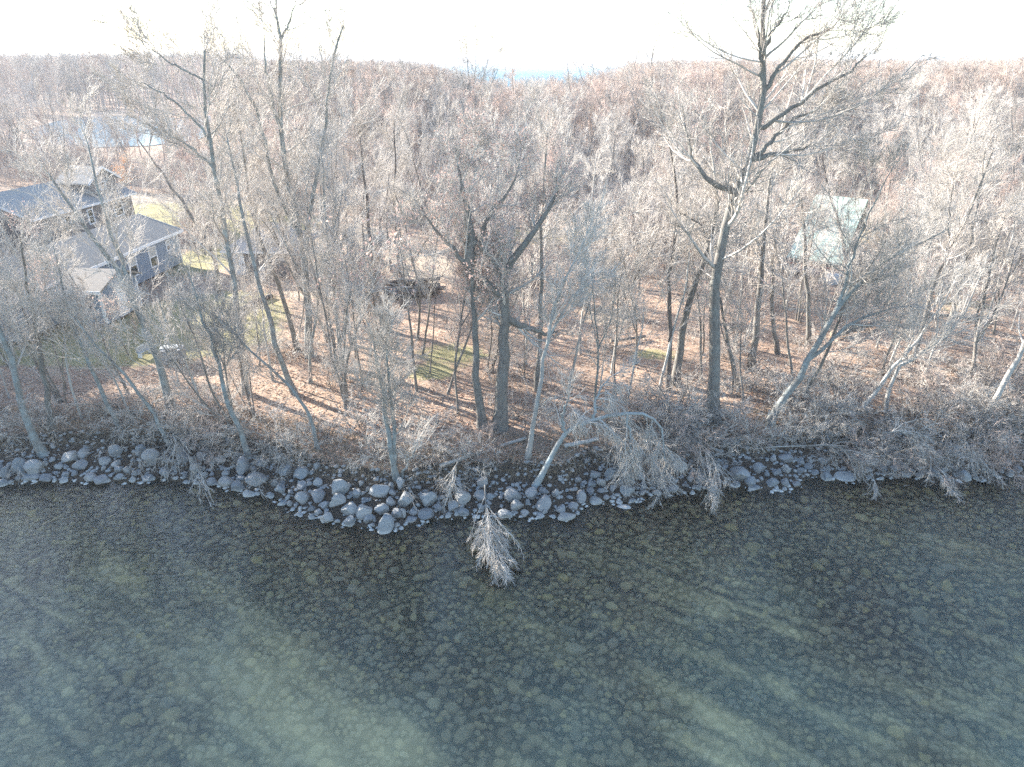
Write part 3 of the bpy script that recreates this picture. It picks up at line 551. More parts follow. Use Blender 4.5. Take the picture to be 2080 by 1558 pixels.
obj('railing', box_mesh('railing', [(-8.45, -.6, .95, -8.37, 4.4, 1.05)] + [(-8.45, y_, .504, -8.37, y_ + .08, .946) for y_ in (-.6, .9, 2.4, 4.3)], M_red), hD)
obj('door', box_mesh('door', [(-2.4, .36, .1, -1.5, .396, 2.0)], M_glass), hD)
obj('window', box_mesh('window', [(.4, .36, .9, 1.3, .397, 1.7)], M_trim), hD)
p = on_ground(1690, 575)
def sagged(name, sx_, sy_, h_, m, seed):
    rg = np.random.default_rng(seed); n_ = 14; u = np.linspace(-1, 1, n_); U, Vv = np.meshgrid(u, u)
    Zt = h_ * np.clip(1 - np.maximum(np.abs(U), np.abs(Vv)) ** 5, 0, 1) * (1 - .25 * U ** 2) + rg.normal(0, .04, U.shape); Zt[0] = Zt[-1] = 0; Zt[:, 0] = Zt[:, -1] = 0
    i_ = (np.arange(n_ - 1)[:, None] * n_ + np.arange(n_ - 1)[None, :]).reshape(-1)
    return raw_mesh(name, np.stack([U * sx_, Vv * sy_, Zt], -1).reshape(-1, 3), [np.stack([i_, i_ + 1, i_ + 1 + n_, i_ + n_], 1)], [m])
M_tarp = simple('pale_tarp', (.58, .64, .70), (.74, .78, .82), 3, .4, .4, spec=.5); M_tarpg = simple('grey_tarp', (.38, .40, .41), (.56, .57, .56), 3, .6, .4)
o_ = obj('tarp', sagged('tarp', .9, .6, .7, M_tarpg, 1)); o_.location = p; tag(o_, 'grey-white tarp over a heap in front of the green-roofed cabin', 'tarp')
p = on_ground(592, 548); o_ = obj('tarp', sagged('tarp', 1.0, .8, 1.1, M_tarp, 2)); o_.location = p; tag(o_, 'pale blue-white tarp over a heap, right of the small garage', 'tarp')
def lathe(name, prof, m, seg=20):
    prof = np.array(prof); k = len(prof); a = np.arange(seg) * 2 * math.pi / seg
    V = np.stack([prof[:, 0][:, None] * np.cos(a), prof[:, 0][:, None] * np.sin(a), np.repeat(prof[:, 1][:, None], seg, 1)], -1).reshape(-1, 3)
    i_ = (np.arange(k - 1)[:, None] * seg); j = np.arange(seg)[None, :]; j2 = (j + 1) % seg
    return raw_mesh(name, V, [np.stack([i_ + j, i_ + j2, i_ + seg + j2, i_ + seg + j], -1).reshape(-1, 4)], [m])
for px, py, s_, lab in ((536, 571, 1.0, 'larger white upright tank beside the small garage'), (524, 578, .8, 'smaller white upright tank, left of the other by the garage')):
    p = on_ground(px, py); e_ = empty('gas_tank', p); tag(e_, lab, 'tank', 'white tanks beside the garage')
    obj('tank_body', lathe('tank_body', [(0, .02), (.17 * s_, .05), (.19 * s_, .12), (.19 * s_, .95 * s_), (.12 * s_, 1.1 * s_), (.03, 1.15 * s_)], M_trim), e_)
    obj('valve', lathe('valve', [(.03, 1.14 * s_), (.05, 1.17 * s_), (.05, 1.25 * s_), (0, 1.27 * s_)], M_glass, 8), e_)
# stone grill with pale slab
p = on_ground(356, 735); e_ = empty('stone_grill', p, math.radians(14)); tag(e_, 'grey block outdoor grill with pale slab lid on the lawn edge', 'outdoor grill')
mbk, n, b, o = mat('grey_blocks'); oc = objco(n); br = N(n, 'ShaderNodeTexBrick'); br.inputs['Scale'].default_value = 4; mp2 = N(n, 'ShaderNodeMapping'); mp2.inputs['Rotation'].default_value = (math.radians(90), 0, 0); n.links.new(oc, mp2.inputs[0]); n.links.new(mp2.outputs[0], br.inputs[0]); br.inputs['Color1'].default_value = (.22, .23, .25, 1); br.inputs['Color2'].default_value = (.32, .32, .33, 1); br.inputs['Mortar'].default_value = (.12, .12, .12, 1); n.links.new(br.outputs[0], b.inputs['Base Color'])
obj('block_wall', box_mesh('block_wall', [(-.55, -.4, 0, -.3, .4, .8), (.3, -.4, 0, .55, .4, .8), (-.3, .15, 0, .3, .4, .8), (-.3, -.36, .3, .3, .15, .38)], mbk), e_)
obj('slab_lid', box_mesh('slab_lid', [(-.62, -.1, .803, .35, .40, .86)], M_tarpg), e_)
p = on_ground(296, 722); e_ = empty('lawn_bench', p, math.radians(70)); e_.scale = (.7, .7, .7); tag(e_, 'small pale bench on the lawn, left of the stone grill', 'bench')
obj('seat', box_mesh('seat', [(-.6, -.2, .4, .6, .2, .45)], M_tarpg), e_)
for a in (-.5, .5): obj('leg', box_mesh('leg', [(a - .04, -.18, 0, a + .04, .18, .397)], M_trim), e_)
obj('backrest', box_mesh('backrest', [(-.6, .16, .453, .6, .2, .85)], M_tarpg), e_)
# dark garden edging beside the lawn
cv = [on_ground(a, b_) for a, b_ in ((470, 655), (489, 634), (508, 620), (530, 611), (552, 604))]
cv = resample(cv, 14); cv[:, 2] += .1; V, Fs = tubes([(cv[None], np.full((1, 14), .17), 8)])
M_timb = simple('black_timber', (.03, .03, .035), (.08, .075, .07), 6)
tag(obj('garden_edging', raw_mesh('garden_edging', V, Fs, [M_timb])), 'curved black garden edging between lawn and leaf litter', 'garden edging')
# log pile
M_log = bark('log_bark', (.05, .045, .045), (.17, .15, .14)); M_end = simple('cut_wood', (.36, .28, .20), (.50, .41, .31), 12)
def log(p0, p1, r, lab, name='log', group='logs stacked on the sandy clearing', endm=True, cat='log', mt=None):
    p0 = np.array(p0, float); p1 = np.array(p1, float); n_ = 9; P = p0 + (p1 - p0) * np.linspace(0, 1, n_)[:, None]; P[1:-1] += rng.normal(0, r * .10, (n_ - 2, 3))
    Rr = r * (1 + rng.normal(0, .03, n_)) * np.linspace(1.05, .9, n_); V, Fs = tubes([((P - p0)[None], Rr[None], 12)])
    capf = [np.arange(12)[::-1][None, :], (np.arange(12) + (n_ - 1) * 12)[None, :]]
    F_all = Fs + capf; mi = np.concatenate([np.zeros(len(Fs[0])), [1, 1]])
    o_ = obj(name, raw_mesh(name, V, F_all, [mt or M_log, M_end], mi)); o_.location = p0; tag(o_, lab, cat, group); return o_
c0 = on_ground(838, 600)
rows = [(6, 0.0), (5, .27), (3, .54), (2, .80)]
rl = ['bottom row', 'second row', 'third row', 'top']
for ri, (cnt, hz_) in enumerate(rows):
    for k in range(cnt):
        yy = c0[1] + (k - (cnt - 1) / 2) * .36 + rng.normal(0, .02); z = c0[2] + .19 + hz_
        L_ = rng.uniform(2.1, 4.0); x0 = c0[0] - L_ / 2 + rng.normal(0, .3)
        log((x0, yy - rng.uniform(-.1, .5), z), (x0 + L_, yy + rng.uniform(-.1, .4), z + rng.uniform(0, .18)), rng.uniform(.11, .19), f"dark bark log in the {rl[ri]} of the log pile, {ordn(k)} from the water side")
# ------------------------------------------------------------------ trees
GROVE = 'bare trees of the lakeside wood'
def ww(pts, Y, lean=0.0):
    """lift a traced stem to world: base distance Y, coming lean metres nearer per metre of height"""
    out = []
    for k, (px, py) in enumerate(pts):
        y = Y
        for _ in range(3):
            p = at_y(px, py, y); y = Y - lean * max(p[2] - 1.2, 0)
        out.append(at_y(px, py, y))
    return out
heroes = []
def hero(label, stems, r, m=M_bark, mt=M_twig, dens=1.0, t0=.35, lean=0.0, leaves=0, leafm=None, seed=0, n1=13, l1=.40, twig=.0066, droop=0.0, lcap=4.2, name='bare_tree', base=None, cat='tree', group=GROVE, rend=.16, Yadd=0):
    sky_ = 'skyline' in label
    if sky_: lcap = max(lcap, 5.2); n1 = n1 + 3; t0 = max(.3, t0 - .08)
    dens = dens * 1.08
    twig = .0078 if sky_ else twig; dens = dens * .88 if sky_ else dens; r = r * (.74 if sky_ else (.70 if r > .18 else .8)); rend = .26 if sky_ else rend
    rg = np.random.default_rng(seed + 100)
    bp_ = stems[0][0] if base is None else base
    g0 = on_ground(*bp_); Y = g0[1] + Yadd
    root = empty(name, tuple(g0)); off = g0
    Ps, Rs = [], []
    for k, st in enumerate(stems):
        pts = ww(st, Y, lean)
        P = resample(pts, 14)
        j = rg.normal(0, .035, P.shape); j[0] = 0; P = P + j
        depth_bow = rg.normal(0, .6) * np.linspace(0, 1, 14) ** 1.6 if k else 0
        P[:, 1] += depth_bow
        if k == 0: P[0, 2] = g0[2] - .15; r0 = r
        else:
            dd = np.linalg.norm(Ps[0] - P[0], axis=1); jx = int(np.argmin(dd)); r0 = Rs[0][jx] * .78 if dd[jx] < 1.5 else r * .8
            if dd[jx] < 1.5: P = P + (Ps[0][jx] - P[0]) * np.linspace(1, 0, 14)[:, None] ** 2
        RR = r0 * (rend + (1 - rend) * np.linspace(1, 0, 14) ** .8) 
        if k == 0: RR[0] *= 1.45; RR[1] *= 1.08
        Ps.append(P); Rs.append(RR)
    P = np.stack(Ps) - off; R = np.stack(Rs)
    V, Fs = tubes([(P, R, 9)]); obj('trunk', raw_mesh('trunk', V, Fs, [m]), root)
    # leading shoots carry every stem end on into twigs
    bt = crown(rg, P, R, dens, t0, l1, twig, .09, n1, lcap, droop=droop)
    tip, rt = spawn(rg, P, R, 3, .97, 1, (8, 30), .16, 6, up=.08, wig=.1, rr=.8, rtip=.3, rmin=.015, lmin=1.0)
    t2, rt2 = spawn(rg, tip, rt, 7, .1, 1, (20, 50), .5, 4, rr=.6, rmin=.008, lmin=.4); t3, rt3 = spawn(rg, t2, rt2, 5, .1, 1, (20, 50), .6, 3, rr=.7, rmin=twig, lmin=.25)
    bt += [(tip, rt, 4), (t2, rt2, 3), (t3, rt3, 3)]
    V, Fs = tubes(bt); obj('crown', raw_mesh('crown', V, Fs, [mt]), root)
    if leaves:
        V, Fq = leaf_quads(rg, bt[4][0], leaves, .05); obj('leaves', raw_mesh('leaves', V, [Fq], [leafm or M_leaf], smooth=False), root)
    tag(root, label, cat, group); heroes.append((g0[0], g0[1])); return root
HT = [
 ('big forked grey tree leaning left in front of the blue-grey house', [[(350,835),(330,765),(303,690),(280,622),(241,547),(185,480),(139,412),(100,350)],[(280,622),(262,565),(245,520),(231,486),(212,439),(200,397),(181,332),(165,270)]], .27, dict(m=M_lich, t0=.5)),
 ('slim lichen grey tree rooted just above the boulders, leaning left', [[(505,927),(485,875),(461,810),(448,750),(425,680),(400,610),(385,560)]], .15, dict(m=M_lich, t0=.45, lcap=2.6)),
 ('grey tree leaning left behind the lawn, between house and garage', [[(448,600),(441,556),(431,509),(397,455),(357,387),(310,330),(280,280)]], .24, dict(t0=.4)),
 ('tall grey tree with wide left limbs reaching above the skyline', [[(500,800),(495,737),(485,636),(471,569),(461,488),(447,401),(432,330),(418,270),(412,170),(415,100)],[(430,325),(390,290),(350,270),(300,245)],[(416,275),(390,235),(350,200),(282,165)],[(412,180),(370,145),(335,120),(300,90)]], .21, dict(t0=.45, m=M_lich)),
 ('tallest left tree, three grey stems rising far above the skyline', [[(628,725),(626,697),(623,569),(616,488),(599,425),(582,367),(567,300),(565,175),(563,145),(582,100),(583,65),(558,15)],[(612,480),(592,440),(572,411),(552,350),(540,290),(528,230),(505,170),(450,110)],[(620,520),(625,463),(631,420),(647,334),(665,250),(672,175),(680,105),(702,55)],[(583,68),(595,40),(606,8)],[(540,280),(535,200),(528,120),(520,60)]], .27, dict(t0=.45, m=M_lich, n1=12)),
 ('curving grey tree between the garage and the triple-stemmed tree', [[(605,712),(586,640),(573,608),(559,557),(544,512),(527,480),(512,449),(505,400),(500,330),(485,250),(470,200)]], .2, dict(t0=.45)),
 ('grey tree with kinked trunk standing in red leaves below the garage', [[(600,800),(579,761),(559,711),(552,647),(528,586),(515,532),(501,496),(492,420),(478,350),(462,280)]], .18, dict(t0=.5, m=M_lich)),
 ('slender grey tree right of the triple-stemmed tall tree', [[(697,765),(694,737),(687,670),(681,603),(667,535),(660,440),(657,367),(650,300)],[(690,690),(705,640),(712,590),(708,520)]], .15, dict(t0=.4, m=M_lich)),
 ('short thick tree leaning right of the slender forked one', [[(716,700),(708,665),(694,620),(678,565),(676,500),(690,430)]], .15, dict(t0=.4)),
 ('black slim trunk at the left end of the log pile trees', [[(746,598),(741,540),(738,488),(735,430),(742,370)]], .15, dict(m=M_dark, t0=.45)),
 ('dark leaning trunk left of the log pile, tallest of its cluster', [[(780,668),(772,625),(765,586),(757,530),(751,482),(745,400),(735,330),(728,270)]], .24, dict(m=M_dark, t0=.45)),
 ('dark straight trunk behind the log pile on sandy ground', [[(774,535),(773,478),(771,400),(766,330)]], .2, dict(m=M_dark, t0=.4)),
 ('thin dark trunk just right of the straight trunk on sand', [[(795,552),(788,482),(784,420),(790,350)]], .14, dict(m=M_dark, t0=.4)),
 ('dark trunk passing directly left of the log pile', [[(820,625),(815,580),(809,535),(802,451),(798,380),(805,310),(800,250)]], .2, dict(m=M_dark, t0=.4)),
 ('massive gnarled oak with thick bent limb and pinkish dry leaves', [[(1015,870),(1020,780),(1026,704),(1027,637),(1021,603),(1017,556),(1034,515),(1071,488),(1101,472),(1112,430),(1132,385)],[(1021,600),(1004,589),(975,560),(953,535),(923,510),(890,470),(862,430)],[(1018,575),(975,500),(972,470),(994,435),(1034,398),(1050,360),(1055,325)],[(953,535),(958,480),(945,420),(932,370),(930,340)],[(1027,640),(1070,665),(1108,688),(1150,690)]], .44, dict(t0=.3, leaves=5600, n1=15, lcap=3.3, dens=1.05)),
 ('thick grey trunk immediately left of the massive oak', [[(980,868),(974,817),(970,788),(967,704),(963,613),(955,540),(945,500)]], .30, dict(t0=.55, leaves=1200)),
 ('straight medium trunk standing right behind the massive oak', [[(1092,795),(1093,771),(1098,650),(1098,570),(1101,502),(1100,420),(1105,340),(1112,270)]], .2, dict(t0=.5)),
 ('pale winding trunk right of the oak, rooted on the bank', [[(1070,930),(1078,875),(1088,834),(1098,784),(1101,737),(1118,687),(1125,620),(1140,580),(1165,530),(1190,470)],[(1118,687),(1140,640),(1175,600),(1200,570)]], .14, dict(m=M_pale, mt=M_twigp, t0=.5, lcap=2.8)),
 ('huge right tree with crown of spreading limbs above the skyline', [[(1450,855),(1454,787),(1450,675),(1450,600),(1457,510),(1468,450),(1485,400),(1515,360),(1538,300),(1550,240),(1552,150),(1550,90),(1545,30)],[(1550,245),(1595,225),(1640,195),(1710,160),(1770,120)],[(1553,165),(1590,115),(1630,80),(1705,50)],[(1517,355),(1560,330),(1600,315),(1665,288)],[(1520,350),(1560,305),(1580,280),(1612,245),(1660,225)],[(1552,150),(1540,100),(1528,60)],[(1552,120),(1570,60),(1595,20)],[(1480,405),(1440,380),(1410,330),(1400,260)]], .37, dict(t0=.42, n1=13, m=M_bark)),
 ('thick leaning trunk crossing behind the huge right tree', [[(1372,780),(1375,750),(1386,675),(1397,619),(1431,525),(1450,480),(1460,420),(1455,350),(1440,290)]], .30, dict(t0=.5)),
 ('dark sinuous tree left of the huge right tree', [[(1358,795),(1360,750),(1364,656),(1349,581),(1371,510),(1379,450),(1375,390),(1364,300),(1345,240)],[(1379,412),(1400,430),(1427,454),(1440,500)]], .19, dict(m=M_dark, t0=.45)),
 ('straight pale-sided trunk midway between huge tree and cabin', [[(1527,748),(1533,690),(1540,637),(1547,525),(1555,461),(1560,390),(1572,320)]], .28, dict(t0=.5)),
 ('thinner trunk standing just left of the green-roofed cabin', [[(1580,718),(1572,680),(1568,637),(1568,540),(1575,470),(1585,400)]], .17, dict(t0=.45)),
 ('trunk rising directly in front of the green cabin roof', [[(1642,704),(1645,637),(1636,562),(1634,470),(1625,400),(1630,330)]], .21, dict(t0=.6)),
 ('lichen-blue trunk leaning right over the bank below the cabin', [[(1560,862),(1585,825),(1611,784),(1637,750),(1660,700),(1690,640),(1720,590),(1775,545),(1850,500),(1920,470)],[(1694,632),(1705,600),(1727,506),(1740,469),(1760,420),(1790,330)],[(1637,750),(1672,720),(1720,670),(1790,640),(1850,635)]], .24, dict(m=M_lich, mt=M_twigp, t0=.35, dens=1.1)),
 ('dark leaning stem crossing the upper corner of the green roof', [[(1735,610),(1718,520),(1705,460),(1690,410),(1675,360),(1670,300)]], .2, dict(m=M_dark, t0=.45)),
 ('leaning grey tree right of the cabin with forked top', [[(1852,735),(1859,712),(1881,630),(1900,560),(1937,499),(1971,424),(1994,364),(2020,300)],[(1937,499),(1930,440),(1935,380),(1950,320)]], .17, dict(t0=.4)),
 ('dark trunk leaning right beside the forked-top leaning tree', [[(1915,690),(1935,630),(1960,547),(1975,469),(1994,375),(2000,300)]], .2, dict(t0=.45)),
 ('slender whitish sapling slanting up near the right edge', [[(1992,695),(2010,630),(2031,562),(2050,500),(2068,430),(2080,370)]], .08, dict(m=M_pale, mt=M_twigp, t0=.3, lcap=2)),
 ('white leaning trunk at the right edge above the bank', [[(2003,848),(2035,787),(2056,748),(2085,690),(2130,600),(2160,500)]], .17, dict(m=M_pale, mt=M_twigp, t0=.3)),
 ('crooked pale trunk leaning right, left of the white edge trunk', [[(1744,838),(1784,791),(1815,745),(1860,700),(1900,640),(1935,580)]], .13, dict(m=M_pale, mt=M_twigp, t0=.3)),
 ('second crooked pale trunk leaning right on the brushy bank', [[(1800,835),(1812,760),(1850,722),(1905,700),(1960,640),(1990,560)]], .12, dict(m=M_pale, mt=M_twigp, t0=.3)),
 ('twin-stemmed lichen tree rooted in the boulders of the point', [[(805,968),(792,918),(785,850),(783,817),(775,784),(765,735),(760,690),(745,650)],[(808,960),(809,885),(799,817),(793,770),(785,710),(800,650)]], .15, dict(m=M_lich, mt=M_twigp, t0=.4, lcap=2.6, dens=1.15)),
 ('short stub stem beside the twin-stemmed lichen tree', [[(817,965),(828,940),(840,920),(848,900)]], .07, dict(m=M_lich, mt=M_twigp, t0=.4, lcap=1.0, dens=.5, n1=5)),
 ('thick leaning trunk rooted on the bank at far left', [[(88,918),(60,875),(44,817),(34,784),(27,750),(12,690),(-15,620),(-40,540)]], .24, dict(m=M_lich, t0=.4)),
 ('upright grey trunk second from the left edge, above the bank', [[(105,870),(98,817),(88,750),(80,700),(68,640),(50,560),(40,480)]], .17, dict(m=M_bark, t0=.4)),
 ('slim left-leaning tree midway along the left bank', [[(243,870),(222,834),(205,794),(188,750),(165,700),(140,640),(122,570),(110,500)]], .13, dict(m=M_lich, t0=.4, lcap=3)),
 ('strongly left-leaning slim tree above the left boulders', [[(348,900),(313,851),(293,804),(266,770),(229,735),(180,690),(150,640)]], .12, dict(m=M_lich, t0=.4, lcap=2.6)),
 ('long slanting lichen stem bending left over the red leaves', [[(646,913),(640,868),(616,817),(589,784),(555,750),(510,715),(480,690),(455,650)]], .11, dict(m=M_lich, t0=.4, lcap=2.4)),
 ('fan-shaped bare tree standing alone above the skyline centre', [[(955,330),(957,270),(958,220),(956,180)],[(957,220),(935,150),(925,100)],[(957,225),(950,140),(945,70)],[(958,220),(965,150),(968,62)],[(958,220),(985,150),(1000,85)],[(958,230),(1005,160),(1018,110)]], .28, dict(t0=.3, n1=9, lcap=4)),
 ('bushy bare tree above the skyline right of the far lake', [[(1322,300),(1322,220),(1325,150),(1322,100),(1340,70)],[(1322,225),(1300,170),(1285,115)],[(1324,200),(1350,150),(1375,100)]], .3, dict(t0=.3, n1=11, lcap=4.5)),
 ('low spreading tree in front of the turquoise far lake', [[(1218,300),(1215,230),(1210,170),(1200,110)],[(1214,210),(1185,165),(1165,110)]], .26, dict(t0=.3, n1=11, lcap=4)),
 ('slim tree poking over the skyline left of the far lake gap', [[(1165,300),(1160,220),(1155,160),(1150,110)]], .22, dict(t0=.3, n1=11, lcap=3.5)),
]
for k, (lab, st, r, kw) in enumerate(HT): hero(lab, st, r, seed=k, **kw)
# orange-leaved small tree by the skyline
hero('small tree still in orange leaves beside the far lake', [[(1045,300),(1045,230),(1042,175),(1040,145)]], .2, seed=77, t0=.2, leaves=2600, leafm=M_leafo, n1=12, lcap=3.5, group=None)
hero('small tree with orange leaves right of the dark house', [[(250,440),(252,400),(255,360),(258,330)]], .12, seed=78, t0=.25, leaves=900, leafm=M_leafo, n1=9, lcap=2.0, group=None)
hero('reddish-leaved small tree in front of the blue entrance wing', [[(92,690),(94,640),(92,590),(85,545)]], .1, seed=79, t0=.25, leaves=1100, leafm=M_leaf, n1=9, lcap=2.2, group=None)
# arched pale trunk over the shore, with hanging twigs
hero('pale lichen trunk arching right over the shore from the boulders', [[(1085,984),(1118,938),(1132,895),(1139,880),(1179,851),(1192,844),(1223,851),(1256,848),(1300,831),(1335,845),(1352,880),(1350,930)],[(1139,880),(1135,841),(1145,817),(1150,780)],[(1190,845),(1210,800),(1250,770)],[(1256,848),(1275,880),(1280,930)]], .15, m=M_palb, mt=M_twigp, t0=.35, droop=.22, seed=80, lcap=1.7, n1=9, dens=.9, name='arched_tree', group=None)
# drooping / fallen branches hanging over the water
def plume(label, stem, r, seed, dens=1.0, spread=(10, 38), n1=16, l1=.5, Yadd=0.0, zb=None, mt=M_twigp):
    rg = np.random.default_rng(seed); g0 = on_ground(*stem[0][:2]); z0 = stem[0][2]; pts = []
    for px, py, z in stem: pts.append(at_z(px, py, z))
    P = resample(pts, 12); off = P[0].copy(); root = empty('fallen_branch', tuple(off)); P = (P - off)[None]; R = (r * .55 * np.linspace(1, .2, 12))[None]
    V, Fs = tubes([(P, R, 8)]); obj('limb', raw_mesh('limb', V, Fs, [M_bark]), root)
    Lp = float(np.linalg.norm(np.diff(P[0], axis=0), axis=1).sum())
    a, ra = spawn(rg, P, R, n1, .1, .95, (8, 42), l1, 9, up=-.10, wig=.10, rr=.5, rtip=.3, rmin=.011, lmin=.8, labs=min(1.0 + .35 * Lp, 2.2))
    b, rb = spawn(rg, a, ra, int(7 * dens), .15, 1, (10, 38), .5, 7, up=-.06, wig=.09, rr=.6, rtip=.4, rmin=.0075, lmin=.35)
    c_, rc = spawn(rg, b, rb, int(4 * dens), .1, 1, (14, 40), .6, 5, up=-.02, wig=.08, rr=.75, rtip=.6, rmin=.006, lmin=.2)
    V, Fs = tubes([(a, ra, 4), (b, rb, 3), (c_, rc, 3)])
    V[:, 2] = np.maximum(V[:, 2], .02 - off[2]); obj('twigs', raw_mesh('twigs', V, Fs, [mt]), root); tag(root, label, 'branch', 'dead branches hanging over the water'); return root
plume('large whitish twig plume hanging furthest out over the water', [(985,985,1.6),(985,1010,1.4),(990,1050,1.0),(1002,1100,.7),(1012,1150,.4)], .055, 1, 1.6, (8, 36), 36, .62)
plume('drooping twig spray falling below the big right boulder', [(1395,880,1.7),(1425,905,1.6),(1445,940,1.25),(1458,985,.7),(1462,1035,.3)], .05, 2, 1.1, (10, 40), 15, .42)
plume('twig spray hanging over boulders left of the big right one', [(1300,860,2.0),(1315,890,1.7),(1325,930,1.2),(1335,975,.6),(1338,1010,.3)], .05, 3, 1.1, (10, 45), 16, .5)
plume('wide fan of pale twigs touching water on the right', [(1640,905,1.7),(1700,905,1.5),(1745,930,1.1),(1775,965,.6),(1785,1000,.3)], .06, 4, 1.1, (10, 50), 16, .48)
plume('rightmost long branch sweeping down to the water', [(1790,880,2.2),(1840,875,2.0),(1880,905,1.5),(1905,950,.8),(1915,990,.3)], .07, 5, 1.2, (10, 50), 18, .5)
plume('thin twig tuft trailing in water near the left bend', [(395,925,1.0),(405,955,.7),(412,985,.4),(420,1010,.2)], .03, 6, .6, (12, 45), 9, .45)
plume('tangle of pale twigs over boulders left of the bend', [(345,860,1.7),(360,900,1.3),(380,925,1.0),(400,945,.7)], .04, 7, 1.0, (15, 60), 14, .6)
plume('hanging twig curtain left of the large plume', [(940,925,1.9),(925,945,1.6),(915,975,1.2),(912,1010,.6)], .04, 8, .9, (12, 50), 14, .5)
plume('brush hanging over the notch, left side', [(1250,880,1.8),(1255,910,1.4),(1262,945,1.0),(1270,975,.6)], .04, 9, 1.0, (15, 55), 14, .6)
plume('brush tuft on the bank above the left shore bend', [(560,880,1.6),(568,905,1.3),(575,930,1.0)], .03, 10, 1.0, (15, 60), 12, .7)
plume('sprawling pale branch on the far right boulders', [(1950,880,1.6),(1970,905,1.3),(1990,930,.9),(2000,960,.4)], .04, 11, 1.1, (15, 60), 14, .6)
# driftwood and fallen trunks on the ground
def deadwood(px0, py0, px1, py1, r, lab, lift=.12, mt=M_pale):
    a = on_ground(px0, py0); b_ = on_ground(px1, py1); a[2] += lift + r; b_[2] += lift + r; return log(a, b_, r, lab, 'driftwood_log', 'dead logs lying on the bank and in the wood', cat='log', mt=mt)
deadwood(893, 952, 1068, 898, .08, 'long pale driftwood pole slanting on the bank of the point')
deadwood(1145, 915, 1215, 900, .09, 'short pale log under the arched trunk')
deadwood(1050, 577, 1115, 575, .17, 'grey fallen log behind the massive oak', mt=M_bark)
deadwood(1690, 690, 1775, 665, .22, 'thick dark fallen trunk below the green-roofed cabin', mt=M_dark)
deadwood(1555, 912, 1700, 905, .03, 'thin grey pole lying along the top of the right boulders')
deadwood(1640, 830, 1745, 815, .06, 'curved pale fallen limb on the right bank')
deadwood(1830, 640, 1990, 655, .12, 'grey fallen trunk in the right brush', mt=M_bark)
deadwood(1240, 700, 1310, 690, .09, 'thin fallen limb on the open leaf litter', mt=M_bark)
# ---- wood trees: prototypes then copies
def proto_tree(seed, H, r, style, mt, m, leaves=0, leafm=None, dens=1.0, twig=.0074):
    rg = np.random.default_rng(1000 + seed); stems, rads = [], []
    def stem(p0, d0, L, r0, r1):
        n_ = 14; P = np.empty((n_, 3)); P[0] = p0; d = np.array(d0, float)
        for k in range(1, n_): d = nrm(d + rg.normal(0, .07, 3) + np.array([0, 0, .05])); P[k] = P[k - 1] + d * L / (n_ - 1)
        return P, r0 * (r1 / r0 + (1 - r1 / r0) * np.linspace(1, 0, n_) ** .8)
    P, R = stem((0, 0, -.15), (rg.normal(0, .09), rg.normal(0, .09), 1), H, r, r * .18); R[0] *= 1.4; stems.append(P); rads.append(R)
    if style == 'fork':
        for _ in range(rg.integers(1, 3)):
            j = rg.integers(3, 8); q = P[j]; a = rg.uniform(0, 6.28); s_ = rg.uniform(.3, .55); P2, R2 = stem(q, (math.cos(a) * s_, math.sin(a) * s_, 1), H * (1 - j / 14) * rg.uniform(.8, 1.0), R[j] * .75, r * .15); stems.append(P2); rads.append(R2)
    if style == 'clump':
        for _ in range(3):
            a = rg.uniform(0, 6.28); s_ = rg.uniform(.15, .35); P2, R2 = stem((math.cos(a) * .25, math.sin(a) * .25, -.1), (math.cos(a) * s_, math.sin(a) * s_, 1), H * rg.uniform(.7, .95), r * .8, r * .15); stems.append(P2); rads.append(R2)
    P = np.stack(stems); R = np.stack(rads)
    V, Fs = tubes([(P, R, 7)]); tm = raw_mesh('trunk', V, Fs, [m])
    bt = crown(rg, P, R, dens, .32, .36, twig, .10, 12 if len(stems) < 3 else 8, 3.6, ang=(25, 58)); V, Fs = tubes(bt); cm = raw_mesh('crown', V, Fs, [mt]); lm = None
    if leaves: V, Fq = leaf_quads(rg, bt[4][0], leaves, .055); lm = raw_mesh('leaves', V, [Fq], [leafm or M_leaf], smooth=False)
    return dict(tm=tm, cm=cm, lm=lm, H=H, style=style, pale=(m is M_pale), dark=(m is M_dark))
PT = []
sty = ['straight', 'fork', 'fork', 'clump']
for k in range(14):
    m = [M_bark, M_bark, M_lich, M_dark, M_bark, M_pale][k % 6]; mt = M_twigp if m is M_pale else (M_twigr if k % 4 == 1 else M_twig)
    PT.append(proto_tree(k, rng.uniform(9.5, 13), rng.uniform(.08, .14), sty[k % 4], mt, m, leaves=(900 if k in (1, 5, 9, 13) else 0), dens=.92))
SAP = [proto_tree(50 + k, rng.uniform(4.5, 7), rng.uniform(.035, .06), 'straight', M_twigp if k % 2 else M_twig, M_pale if k % 3 == 0 else M_bark, dens=.8, leaves=(250 if k == 2 else 0)) for k in range(5)]
allt = []
firsts = {}
def put_tree(pr, x, y, s, lab=None, tilt=(0, 0)):
    z = float(terrain(x, y)); root = empty('bare_tree' if pr in PT else 'sapling', (x, y, z), random.uniform(0, 6.28)); root.scale = (s * random.uniform(.9, 1.1), s * random.uniform(.9, 1.1), s)
    root.rotation_euler = (tilt[0] + random.gauss(0, .05), tilt[1] + random.gauss(0, .05), random.uniform(0, 6.28))
    obj('trunk', pr['tm'], root); obj('crown', pr['cm'], root)
    if pr['lm']: obj('leaves', pr['lm'], root)
    px, py, _ = proj(x, y, z); allt.append([px, py, root, pr]); return root
def inpoly(px, py, poly):
    c_ = False; j = len(poly) - 1
    for i in range(len(poly)):
        if (poly[i][1] > py) != (poly[j][1] > py) and px < (poly[j][0] - poly[i][0]) * (py - poly[i][1]) / (poly[j][1] - poly[i][1]) + poly[i][0]: c_ = not c_
        j = i
    return c_
